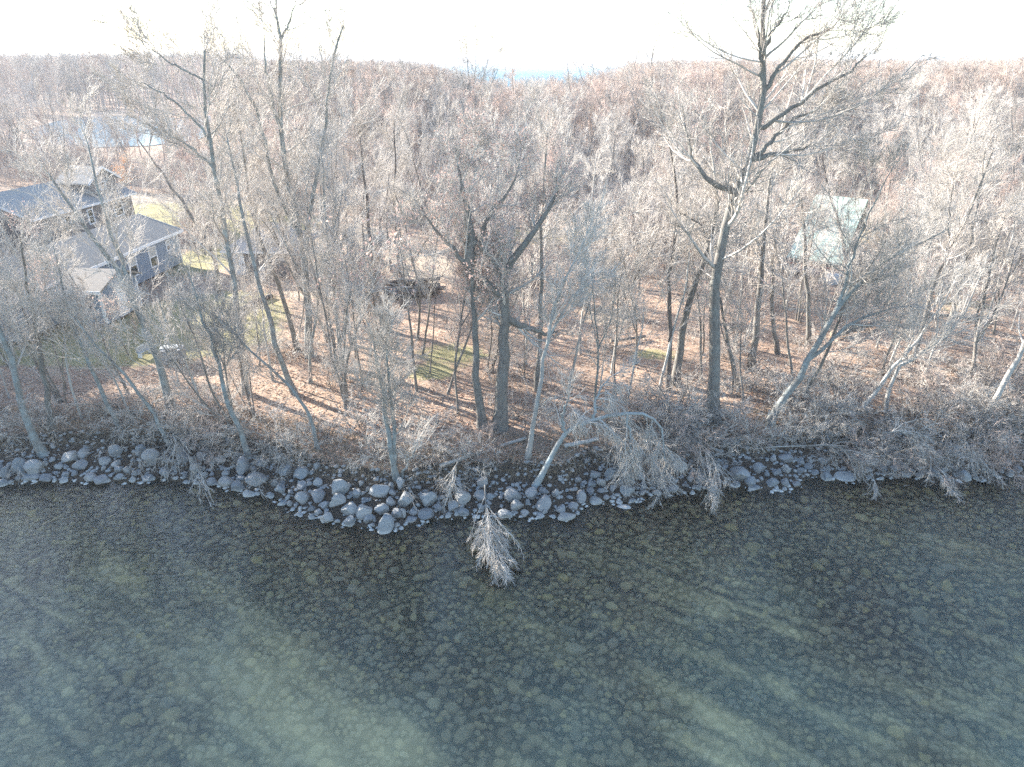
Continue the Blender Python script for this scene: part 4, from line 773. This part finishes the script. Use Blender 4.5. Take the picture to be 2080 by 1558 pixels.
CLEAR = [[(765, 600), (925, 600), (935, 730), (770, 730)], [(-50, 560), (0, 560), (160, 640), (380, 545), (380, 440), (-50, 480)], [(150, 690), (430, 690), (520, 600), (460, 520), (380, 560), (170, 640), (-60, 650), (-60, 710)],
         [(450, 580), (650, 575), (650, 460), (450, 460)], [(700, 560), (900, 620), (960, 560), (880, 470), (660, 470), (640, 560)], [(1570, 600), (1760, 600), (1780, 420), (1590, 420)], [(-60, 470), (270, 470), (270, 380), (-60, 380)], [(255, 455), (520, 455), (520, 395), (255, 395)]]
placed = list(heroes)
def okspot(x, y, dmin):
    return all((x - a) ** 2 + (y - b_) ** 2 > dmin * dmin for a, b_ in placed)
def inside_house(x, y):
    for h_, (x0, y0, x1, y1) in ((hA, (-4, -1, 7, 18.5)), (hB, (-6, -1, 6, 15)), (hC, (-4, -1, 4, 6)), (hG, (-3.5, -1, 3.5, 6)), (hD, (-8, -1, 4, 5.5))):
        q = Vector((x - h_.location.x, y - h_.location.y)); a = -h_.rotation_euler.z; u = q.x * math.cos(a) - q.y * math.sin(a); v = q.x * math.sin(a) + q.y * math.cos(a)
        if x0 < u < x1 and y0 < v < y1: return True
    return False
def lit_band(x, y):
    q = .545 * x + .839 * y; return 7.4 < q < 10.0 or 11.7 < q < 12.6 or 15.8 < q < 16.7 or 20.8 < q < 22.6 or 27.5 < q < 29.5 or 34 < q < 37 or 42 < q < 44
NT = 430; t = 0
while len(allt) < NT and t < 40000:
    t += 1
    y = 29 + (112 - 29) * rng.random() ** 1.15; x = rng.uniform(-.86, .86) * (y + 6)
    px, py, _ = proj(x, y, 1.2)
    if y - shore(x) < 4.5 or inside_house(x, y): continue
    if any(inpoly(px, py, c_) for c_ in CLEAR) and rng.random() < .93: continue
    if px < 640 and py > 560 and rng.random() < .1: continue
    if 1150 < px < 1340 and 590 < py < 740 and rng.random() < .8: continue
    if not okspot(x, y, 1.3 if y < 45 else 1.9): continue
    if lit_band(x, y) and rng.random() < .8: continue
    if 1560 < px < 1770 and 540 < py < 790 and rng.random() < .85: continue
    if 200 < px < 420 and 560 < py < 760 and rng.random() < .6: continue
    if px < 520 and y > 84 and rng.random() < .6: continue
    placed.append((x, y)); near = y < 46
    if rng.random() < (.66 if near else .42): pr = SAP[int(rng.integers(0, 5))]; s = rng.uniform(.8, 1.25)
    else:
        pr = PT[int(rng.integers(0, len(PT)))]; s = rng.uniform(.75, 1.12) * (1.0 if y > 60 else .82)
        if px < 620 and y < 90: s *= .8
    put_tree(pr, x, y, s, tilt=(0, .10 * px / 2080 - .05))
for px, py in ((30,730),(130,790),(165,850),(262,860),(420,850),(15,810),(470,880),(530,850)):
    p = on_ground(px + rng.uniform(-12, 12), py); pr = SAP[int(rng.integers(0, 5))] if rng.random() < .7 else PT[int(rng.integers(0, len(PT)))]
    put_tree(pr, p[0], p[1], rng.uniform(.9, 1.3) if pr in SAP else rng.uniform(.55, .75), tilt=(0, -.05))
for px, py in ((900,800),(935,840),(865,720),(1060,740),(1140,800),(1175,720),(1210,830),(1250,780),(1296,740),(1330,800),(1245,700),(1480,800),(1620,790),(1780,760),(1500,700),(1420,720),(1820,640),(840,690),(760,720),(730,790),(690,830)):
    p = on_ground(px + rng.uniform(-12, 12), py); pr = SAP[int(rng.integers(0, 5))] if rng.random() < .7 else PT[int(rng.integers(0, len(PT)))]
    put_tree(pr, p[0], p[1], rng.uniform(1.0, 1.7) if pr in SAP else rng.uniform(.6, .8))
TROW = [(830, 5000, 'on the bank'), (740, 830, 'on the leaf litter'), (650, 740, 'in the open wood'), (560, 650, 'mid wood'), (480, 560, 'deep in the wood'), (420, 480, 'far back'), (-999, 420, 'at the back')]
TCOL = [(-9999, 130, 'at the left edge'), (130, 330, 'by the house'), (330, 480, 'between house and garage'), (480, 680, 'around the garage'), (680, 880, 'around the log pile'), (880, 1080, 'around the oak'), (1080, 1240, 'right of the oak'), (1240, 1400, 'left of the huge tree'), (1400, 1560, 'around the huge tree'), (1560, 1760, 'around the green cabin'), (1760, 1920, 'right of the cabin'), (1920, 99999, 'at the right edge')]
def look(pr):
    a = 'pale' if pr['pale'] else ('dark' if pr['dark'] else 'grey'); s_ = {'straight': 'straight', 'fork': 'forked', 'clump': 'clumped'}[pr['style']]
    return a + ' ' + s_ + (' leafy' if pr['lm'] else '') + (' sapling' if pr in SAP else ' tree')
for lst, ct, gr in (([q for q in allt if q[3] in PT], 'tree', GROVE), ([q for q in allt if q[3] in SAP], 'sapling', 'bare saplings of the lakeside wood')):
    label_cells(lst, lambda it: (look(it[3]), sect(it[1], TROW), sect(it[0], TCOL)), lambda k, i, m, it: f"{k[0]}{'' if m == 1 else ', ' + ordn(i) + ' from left'} {k[1]}, {k[2]}", ct, gr)
# ---- shrubs
def proto_shrub(seed, H, mt, droop):
    rg = np.random.default_rng(2000 + seed); ns = 8; n_ = 10; P = np.empty((ns, n_, 3)); P[:, 0] = np.stack([rg.normal(0, .25, ns), rg.normal(0, .2, ns), np.full(ns, -.05)], -1)
    a = rg.uniform(0, 6.28, ns); tl = rg.uniform(.15, 1.1, ns); d = nrm(np.stack([np.cos(a) * tl, np.sin(a) * tl, np.ones(ns)], -1)); L = H * rg.uniform(.6, 1.35, ns)
    for k in range(1, n_): d = nrm(d + rg.normal(0, .13, (ns, 3)) + np.array([0, 0, -droop])); P[:, k] = P[:, k - 1] + d * (L / (n_ - 1))[:, None]
    R = rg.uniform(.012, .03, ns)[:, None] * np.linspace(1, .35, n_)[None]
    b, rb = spawn(rg, P, R, 7, .1, 1, (18, 60), .5, 7, up=.0 - droop * .5, wig=.14, rr=.6, rtip=.4, rmin=.0085, lmin=.35)
    c_, rc = spawn(rg, b, rb, 5, .1, 1, (18, 55), .6, 5, up=0 - droop * .4, wig=.12, rr=.75, rtip=.6, rmin=.0068, lmin=.2)
    e_, re = spawn(rg, c_, rc, 2, .1, 1, (18, 50), .6, 4, up=0, wig=.10, rr=.8, rtip=.7, rmin=.006, lmin=.14)
    V, Fs = tubes([(P, R, 5)]); sm = raw_mesh('stems', V, Fs, [M_bark]); V, Fs = tubes([(b, rb, 3), (c_, rc, 3), (e_, re, 3)]); return dict(sm=sm, tm=raw_mesh('twigs', V, Fs, [mt]))
SH = [proto_shrub(k, rng.uniform(1.5, 2.8), [M_twigp, M_twig, M_twigp, M_twigr][k % 4], [.06, .16, .1, .02][k % 4]) for k in range(8)]
shr = []
t = 0
while len(shr) < 180 and t < 20000:
    t += 1
    u = rng.random()
    if u < .62:
        x = rng.uniform(-27, 27); y = shore(x) + rng.uniform(1.9, 7.0) * (1.15 if x > 8 else .9)
    else:
        y = rng.uniform(31, 60); x = rng.uniform(-.8, .8) * (y + 5)
    px, py, _ = proj(x, y, 1.0)
    if inside_house(x, y) or any(inpoly(px, py, c_) for c_ in CLEAR): continue
    if u < .62 and px < 640 and rng.random() < (.8 if y - shore(x) > 3.4 else .35): continue
    if u < .62 and 640 < px < 1250 and rng.random() < (.75 if y - shore(x) > 3.2 else .3): continue
    if u >= .62 and (px < 500 or 1150 < px < 1330) and rng.random() < .7: continue
    if 1060 < px < 1260 and 840 < py < 1000: continue
    pr = SH[int(rng.integers(0, 8))]; z = float(terrain(x, y)); root = empty('bare_shrub', (x, y, z), rng.uniform(0, 6.28)); s = rng.uniform(.6, 1.15); root.scale = (s, s, s * rng.uniform(.8, 1.15))
    if y - shore(x) < 3.2: root.rotation_euler[0] = 0; root.rotation_euler = (rng.uniform(.1, .5), 0, 0) ; 
    obj('stems', pr['sm'], root); obj('twigs', pr['tm'], root); shr.append([px, py, root])
for px, py in ((1270,930),(1300,920),(1318,945),(1345,935),(1372,915),(1405,930),(1430,925),(1660,905),(1690,925),(1722,935),(1742,915),(1760,945),(1778,925),(1800,940),(1822,915),(1848,945),(1868,925),(1890,940),(1910,920),(1930,945),(1955,925),(1985,940),(2015,915),(2045,930),(960,945),(600,930),(340,905),(370,900),(430,900)):
    p = on_ground(px, py); pr = SH[int(rng.integers(0, 8))]; root = empty('bare_shrub', (p[0], p[1], p[2] - .03)); s_ = rng.uniform(.6, .95); root.scale = (s_ * random.choice((-1, 1)), s_, s_ * .9)
    root.rotation_euler = (rng.uniform(.55, 1.15), 0, rng.uniform(-.5, .5)); obj('stems', pr['sm'], root); obj('twigs', pr['tm'], root); shr.append([px, py, root])
SCOL = [(-9999, 100, 'at the left edge'), (100, 220, 'below the leaning trunks'), (220, 340, 'below the stone grill'), (340, 440, 'left of slim shore tree'), (440, 540, 'around slim shore tree'), (540, 640, 'at the shore bend'), (640, 740, 'left of the twin stems'), (740, 840, 'around the twin stems'), (840, 940, 'left of the massive oak'), (940, 1060, 'under the massive oak'), (1060, 1160, 'left of the arched trunk'), (1160, 1280, 'behind the arched trunk'), (1280, 1400, 'left of the huge tree'), (1400, 1500, 'under the huge tree'), (1500, 1620, 'around the leaning blue trunk'), (1620, 1740, 'below the green-roofed cabin'), (1740, 1860, 'under the crooked trunks'), (1860, 1980, 'right of the crooked trunks'), (1980, 99999, 'at the right edge')]
SROW = [(915, 5000, 'above the boulders'), (870, 915, 'on the bank slope'), (820, 870, 'on the bank top'), (740, 820, 'on near leaf litter'), (640, 740, 'in the open wood'), (-999, 640, 'deeper in the wood')]
label_cells(shr, lambda it: (sect(it[1], SROW), sect(it[0], SCOL)), lambda k, i, m, it: f"bare twiggy shrub {k[0]}{'' if m == 1 else ', ' + ordn(i) + ' from left'}, {k[1]}", 'shrub', 'bare shrubs of the bank and wood')
# ---- ground litter: leaves and sticks nobody could count
K = 70000; y = 24 + 46 * rng.random(K) ** 1.5; x = rng.uniform(-.85, .85, K) * (y + 4); d = y - shore(x)
def fieldat(A, x, y):
    ix = np.clip(np.searchsorted(xs, x) - 1, 0, nx - 1); iy = np.clip(np.searchsorted(ys, y) - 1, 0, ny - 1); return A[iy, ix]
kp = (d > 2.4) & (fieldat(lawn, x, y) + rng.random(K) * .5 < .75); x, y = x[kp], y[kp]; K = len(x)
P = np.stack([x, y, terrain(x, y) + .02 + rng.random(K) * .03], -1); a = rng.uniform(0, 6.28, K); sz = rng.uniform(.035, .085, K)
A = np.stack([np.cos(a), np.sin(a), rng.normal(0, .35, K)], -1) * sz[:, None]; B = np.stack([-np.sin(a), np.cos(a), rng.normal(0, .35, K)], -1) * (sz * .6)[:, None]
V = np.stack([P - A, P - B, P + A, P + B], 1).reshape(-1, 3)
M_litter = leafmat('fallen_leaf', [(0, (.34, .18, .12)), (.35, (.47, .31, .23)), (.7, (.54, .41, .33)), (1, (.62, .52, .43))], .15)
tag(obj('fallen_leaves', raw_mesh('fallen_leaves', V, [np.arange(K * 4).reshape(-1, 4)], [M_litter], smooth=False)), 'orange-brown fallen leaves covering the wood floor', 'fallen leaves', kind='stuff')
K = 9000; y = 24 + 40 * rng.random(K) ** 1.6; x = rng.uniform(-.85, .85, K) * (y + 4); d = y - shore(x); kp = (d > 1.2) & (fieldat(lawn, x, y) < .45) & (fieldat(sand, x, y) < .6); x, y = x[kp], y[kp]; K = len(x)
a = rng.uniform(0, 6.28, K); L = rng.uniform(.15, .9, K); P0 = np.stack([x, y, terrain(x, y) + .03 + rng.random(K) * .1], -1); D = np.stack([np.cos(a) * L, np.sin(a) * L, rng.uniform(-.05, .45, K) * L], -1)
P = P0[:, None] + D[:, None] * np.array([0, .5, 1])[None, :, None] + rng.normal(0, .02, (K, 3, 3)); P[..., 2] = np.maximum(P[..., 2], terrain(P[..., 0], P[..., 1]) + .01)
R = np.repeat(rng.uniform(.005, .013, K)[:, None], 3, 1) * np.array([1, .8, .5]); V, Fs = tubes([(P, R, 3)])
tag(obj('fallen_sticks', raw_mesh('fallen_sticks', V, Fs, [M_twigp])), 'pale fallen sticks and brush littering the bank and wood floor', 'sticks', kind='stuff')
# dry grass fringe on the bank top
K = 16000; x = rng.uniform(-28, 28, K); y = shore(x) + rng.uniform(1.7, 4.6, K); z = terrain(x, y); hgt = rng.uniform(.12, .45, K); a = rng.uniform(0, 6.28, K)
P0 = np.stack([x, y, z], -1); P = np.stack([P0, P0 + np.stack([np.cos(a) * hgt * .25, np.sin(a) * hgt * .25, hgt * .6], -1), P0 + np.stack([np.cos(a) * hgt * .7, np.sin(a) * hgt * .7, hgt * .8], -1)], 1)
R = np.repeat(np.full((K, 1), .006), 3, 1) * np.array([1, .8, .4]); V, Fs = tubes([(P, R, 3)])
M_dry = twigmat('dry_grass', [(0, (.16, .13, .10)), (.5, (.30, .25, .18)), (1, (.22, .20, .13))])
tag(obj('dry_grass', raw_mesh('dry_grass', V, Fs, [M_dry])), 'dry brown grass fringe along the top of the bank', 'grass', kind='stuff')
# ------------------------------------------------------------------ distant wood, one mass
def far_proto(seed, H, mt):
    rg = np.random.default_rng(3000 + seed); P, n_ = np.empty((1, 10, 3)), 10; P[0, 0] = 0; d = np.array([rg.normal(0, .06), rg.normal(0, .06), 1.])
    for k in range(1, 10): d = nrm(d + rg.normal(0, .06, 3)); P[0, k] = P[0, k - 1] + d * H / 9
    R = (.16 * np.linspace(1, .2, 10))[None]
    R = R * 1.25; a, ra = spawn(rg, P, R, 16, .22, 1, (22, 55), .42, 6, up=.09, wig=.10, rr=.6, rtip=.35, rmin=.045, lmin=1)
    b, rb = spawn(rg, a, ra, 8, .15, 1, (20, 55), .5, 5, up=.06, wig=.10, rr=.6, rtip=.5, rmin=.022, lmin=.6)
    c_, rc = spawn(rg, b, rb, 6, .1, 1, (20, 55), .6, 3, up=.03, wig=.12, rr=.7, rtip=.7, rmin=.013, lmin=.5)
    V, Fs = tubes([(P, R, 5), (a, ra, 3), (b, rb, 3), (c_, rc, 3)]); return bpy.data.objects.new('distant_tree', raw_mesh('distant_tree', V, Fs, [mt]))
M_f1 = twigmat('far_twigs', [(0, (.20, .18, .165)), (.35, (.50, .45, .41)), (.7, (.32, .29, .265)), (1, (.58, .53, .49))]); M_f2 = twigmat('far_twigs_russet', [(0, (.26, .20, .17)), (.4, (.54, .43, .37)), (.7, (.36, .28, .24)), (1, (.60, .49, .42))])
FP = [far_proto(k, 13 + k % 3, M_f1 if k % 2 else M_f2) for k in range(6)]
pts, rot, scl, idx = [], [], [], []
rg = np.random.default_rng(55); K = 0
pondc = at_z(270, 262, 1.4)
for ring0, ring1, dens_ in ((100, 160, 1 / 13.), (160, 260, 1 / 22.), (260, 450, 1 / 45.), (450, 950, 1 / 150.)):
    area = .5 * 1.65 * (ring1 ** 2 - ring0 ** 2); m_ = int(area * dens_)
    yy = np.sqrt(rg.uniform(ring0 ** 2, ring1 ** 2, m_)); xx = rg.uniform(-.84, .84, m_) * yy
    for x, y in zip(xx, yy):
        px, py, _ = proj(x, y, 1.3)
        if inpoly(px, py, [(40, 310), (30, 255), (150, 225), (480, 222), (500, 245), (460, 300)]): continue
        hgt = rg.uniform(.62, .92)
        if px < 520 and py < 232: hgt = rg.uniform(.95, 1.12)
        elif px < 520:
            hgt = rg.uniform(.42, .6)
            if py > 285 and rg.random() < .5: continue
        elif 870 < px < 1270:
            if y > 330 + 500 * (1 - min(1, min(px - 870, 1270 - px) / 70)) ** 2: continue
            e_ = 1 - np.clip(min(px - 870, 1270 - px) / 110, 0, 1); hgt = (rg.uniform(.55, .72) if y < 200 else rg.uniform(.42, .56)) + .22 * e_
        else:
            e_ = np.clip(min(abs(px - 870), abs(px - 1270)) / 140, 0, 1); hgt = rg.uniform(.72, .9) + .07 * e_ * (1 if px > 1270 else .5) + .1 * (vnoise(x, y, 40, 5) - .5)
        pts.append((x, y, 1.25)); rot.append(rg.uniform(0, 6.28)); scl.append(hgt); idx.append(int(rg.integers(0, 6)) if px < 1200 else int(rg.integers(0, 3)) * 2 + (rg.random() < .35))
for _ in range(420):                       # the same wood carries on along the shore beyond the left edge
    x, y = rg.uniform(-100, -24), rg.uniform(27, 80)
    if x > -.80 * (y + 3) - 2 or y - shore(x) < 3 or inside_house(x, y): continue
    if lit_band(x, y) and rg.random() < .9: continue
    if .545 * x + .839 * y < 4.5 and rg.random() < .75: continue
    pts.append((x, y, 1.2)); rot.append(rg.uniform(0, 6.28)); scl.append(rg.uniform(.7, 1.0)); idx.append(int(rg.integers(0, 6)))
def scatter(name, label, cat, objs, pts, rot, scl, idx):
    me = bpy.data.meshes.new(name); me.vertices.add(len(pts)); me.vertices.foreach_set('co', np.array(pts, np.float32).ravel())
    for nm, arr, ty in (('rotz', rot, 'FLOAT'), ('scl', scl, 'FLOAT'), ('idx', idx, 'INT')):
        a = me.attributes.new(nm, ty, 'POINT'); a.data.foreach_set('value', np.array(arr, np.float32 if ty == 'FLOAT' else np.int32))
    wood = obj(name, me); tag(wood, label, cat, kind='stuff')
    ng = bpy.data.node_groups.new(name, 'GeometryNodeTree'); ng.interface.new_socket('Geometry', in_out='INPUT', socket_type='NodeSocketGeometry'); ng.interface.new_socket('Geometry', in_out='OUTPUT', socket_type='NodeSocketGeometry')
    gi = ng.nodes.new('NodeGroupInput'); go = ng.nodes.new('NodeGroupOutput'); iop = ng.nodes.new('GeometryNodeInstanceOnPoints'); jn = ng.nodes.new('GeometryNodeGeometryToInstance')
    for ob in objs[::-1]:
        oi_ = ng.nodes.new('GeometryNodeObjectInfo'); oi_.inputs['Object'].default_value = ob; oi_.inputs['As Instance'].default_value = False; ng.links.new(oi_.outputs['Geometry'], jn.inputs[0])
    def na(nm, ty):
        x = ng.nodes.new('GeometryNodeInputNamedAttribute'); x.data_type = ty; x.inputs['Name'].default_value = nm; return x.outputs[0]
    ng.links.new(gi.outputs[0], iop.inputs['Points']); ng.links.new(jn.outputs[0], iop.inputs['Instance']); iop.inputs['Pick Instance'].default_value = True; ng.links.new(na('idx', 'INT'), iop.inputs['Instance Index'])
    cx_ = ng.nodes.new('ShaderNodeCombineXYZ'); ng.links.new(na('rotz', 'FLOAT'), cx_.inputs[2]); ng.links.new(cx_.outputs[0], iop.inputs['Rotation'])
    cs = ng.nodes.new('ShaderNodeCombineXYZ'); s_ = na('scl', 'FLOAT')
    for k in range(3): ng.links.new(s_, cs.inputs[k])
    ng.links.new(cs.outputs[0], iop.inputs['Scale']); ng.links.new(iop.outputs[0], go.inputs[0])
    md = wood.modifiers.new('scatter', 'NODES'); md.node_group = ng
scatter('woodland', 'leafless grey-brown woodland reaching back to the horizon', 'woodland', FP, pts, rot, scl, idx)
# undergrowth: loose thicket of thin stems nobody could count
def under_proto(seed, H, mt):
    rg = np.random.default_rng(4000 + seed); ns, n_ = 9, 6; P = np.empty((ns, n_, 3)); P[:, 0] = np.stack([rg.normal(0, .7, ns), rg.normal(0, .7, ns), np.full(ns, -.05)], -1)
    a = rg.uniform(0, 6.28, ns); tl = rg.uniform(.05, .5, ns); d = nrm(np.stack([np.cos(a) * tl, np.sin(a) * tl, np.ones(ns)], -1)); L = H * rg.uniform(.5, 1.15, ns)
    for k in range(1, n_): d = nrm(d + rg.normal(0, .08, (ns, 3))); P[:, k] = P[:, k - 1] + d * (L / (n_ - 1))[:, None]
    R = rg.uniform(.012, .024, ns)[:, None] * np.linspace(1, .35, n_)[None]
    b, rb = spawn(rg, P, R, 9, .2, 1, (20, 55), .38, 4, up=.03, wig=.13, rr=.6, rtip=.4, rmin=.008, lmin=.3)
    c_, rc = spawn(rg, b, rb, 6, .1, 1, (20, 55), .5, 3, up=.02, wig=.13, rr=.7, rtip=.6, rmin=.0065, lmin=.2)
    V, Fs = tubes([(P, R, 4), (b, rb, 3), (c_, rc, 3)]); return bpy.data.objects.new('thicket', raw_mesh('thicket', V, Fs, [mt]))
UP = [under_proto(k, 2.6 + .5 * (k % 3), [M_twig, M_twigp, M_twigr][k % 3]) for k in range(6)]
rg = np.random.default_rng(66); pts, rot, scl, idx = [], [], [], []
for _ in range(5200):
    y = 30 + 90 * rg.random() ** 1.05; x = rg.uniform(-.85, .85) * (y + 5); px, py, _d = proj(x, y, 1.2)
    if y - shore(x) < 3.5 or inside_house(x, y) or vnoise(x, y, 6, 21) < .36 + (.16 if y < 52 else 0): continue
    if any(inpoly(px, py, c_) for c_ in CLEAR) or (1130 < px < 1350 and 590 < py < 740) or (y < 44 and rg.random() < .72): continue
    if px < 640 and py > 560 and rg.random() < .5: continue
    pts.append((x, y, float(terrain(x, y)))); rot.append(rg.uniform(0, 6.28)); scl.append(rg.uniform(.6, 1.15) * (1.0 if y > 55 else .8)); idx.append(int(rg.integers(0, 6)))
scatter('undergrowth', 'thicket of thin bare stems filling the wood floor between the trees', 'undergrowth', UP, pts, rot, scl, idx)
# ------------------------------------------------------------------ haze
HAZE = 0.00048
if HAZE > 0:
    mh = bpy.data.materials.new('haze'); mh.use_nodes = True; n = mh.node_tree; n.nodes.clear(); o = n.nodes.new('ShaderNodeOutputMaterial'); pv = n.nodes.new('ShaderNodeVolumePrincipled')
    pv.inputs['Color'].default_value = (.86, .91, 1, 1); pv.inputs['Density'].default_value = HAZE; pv.inputs['Anisotropy'].default_value = .0; n.links.new(pv.outputs[0], o.inputs['Volume'])
    hb = obj('haze', box_mesh('haze', [(-9500, -300, -6, 9500, 12500, 40)], mh)); tag(hb, kind='stuff')
print('trees', len(allt), 'far', len(pts), 'boulders', len(boulders), 'objects', len(C.objects))

for o_ in C.objects:
    L_ = o_.get('label')
    if L_ and len(L_.replace('-', ' ').split()) > 16: print('LONG', L_)
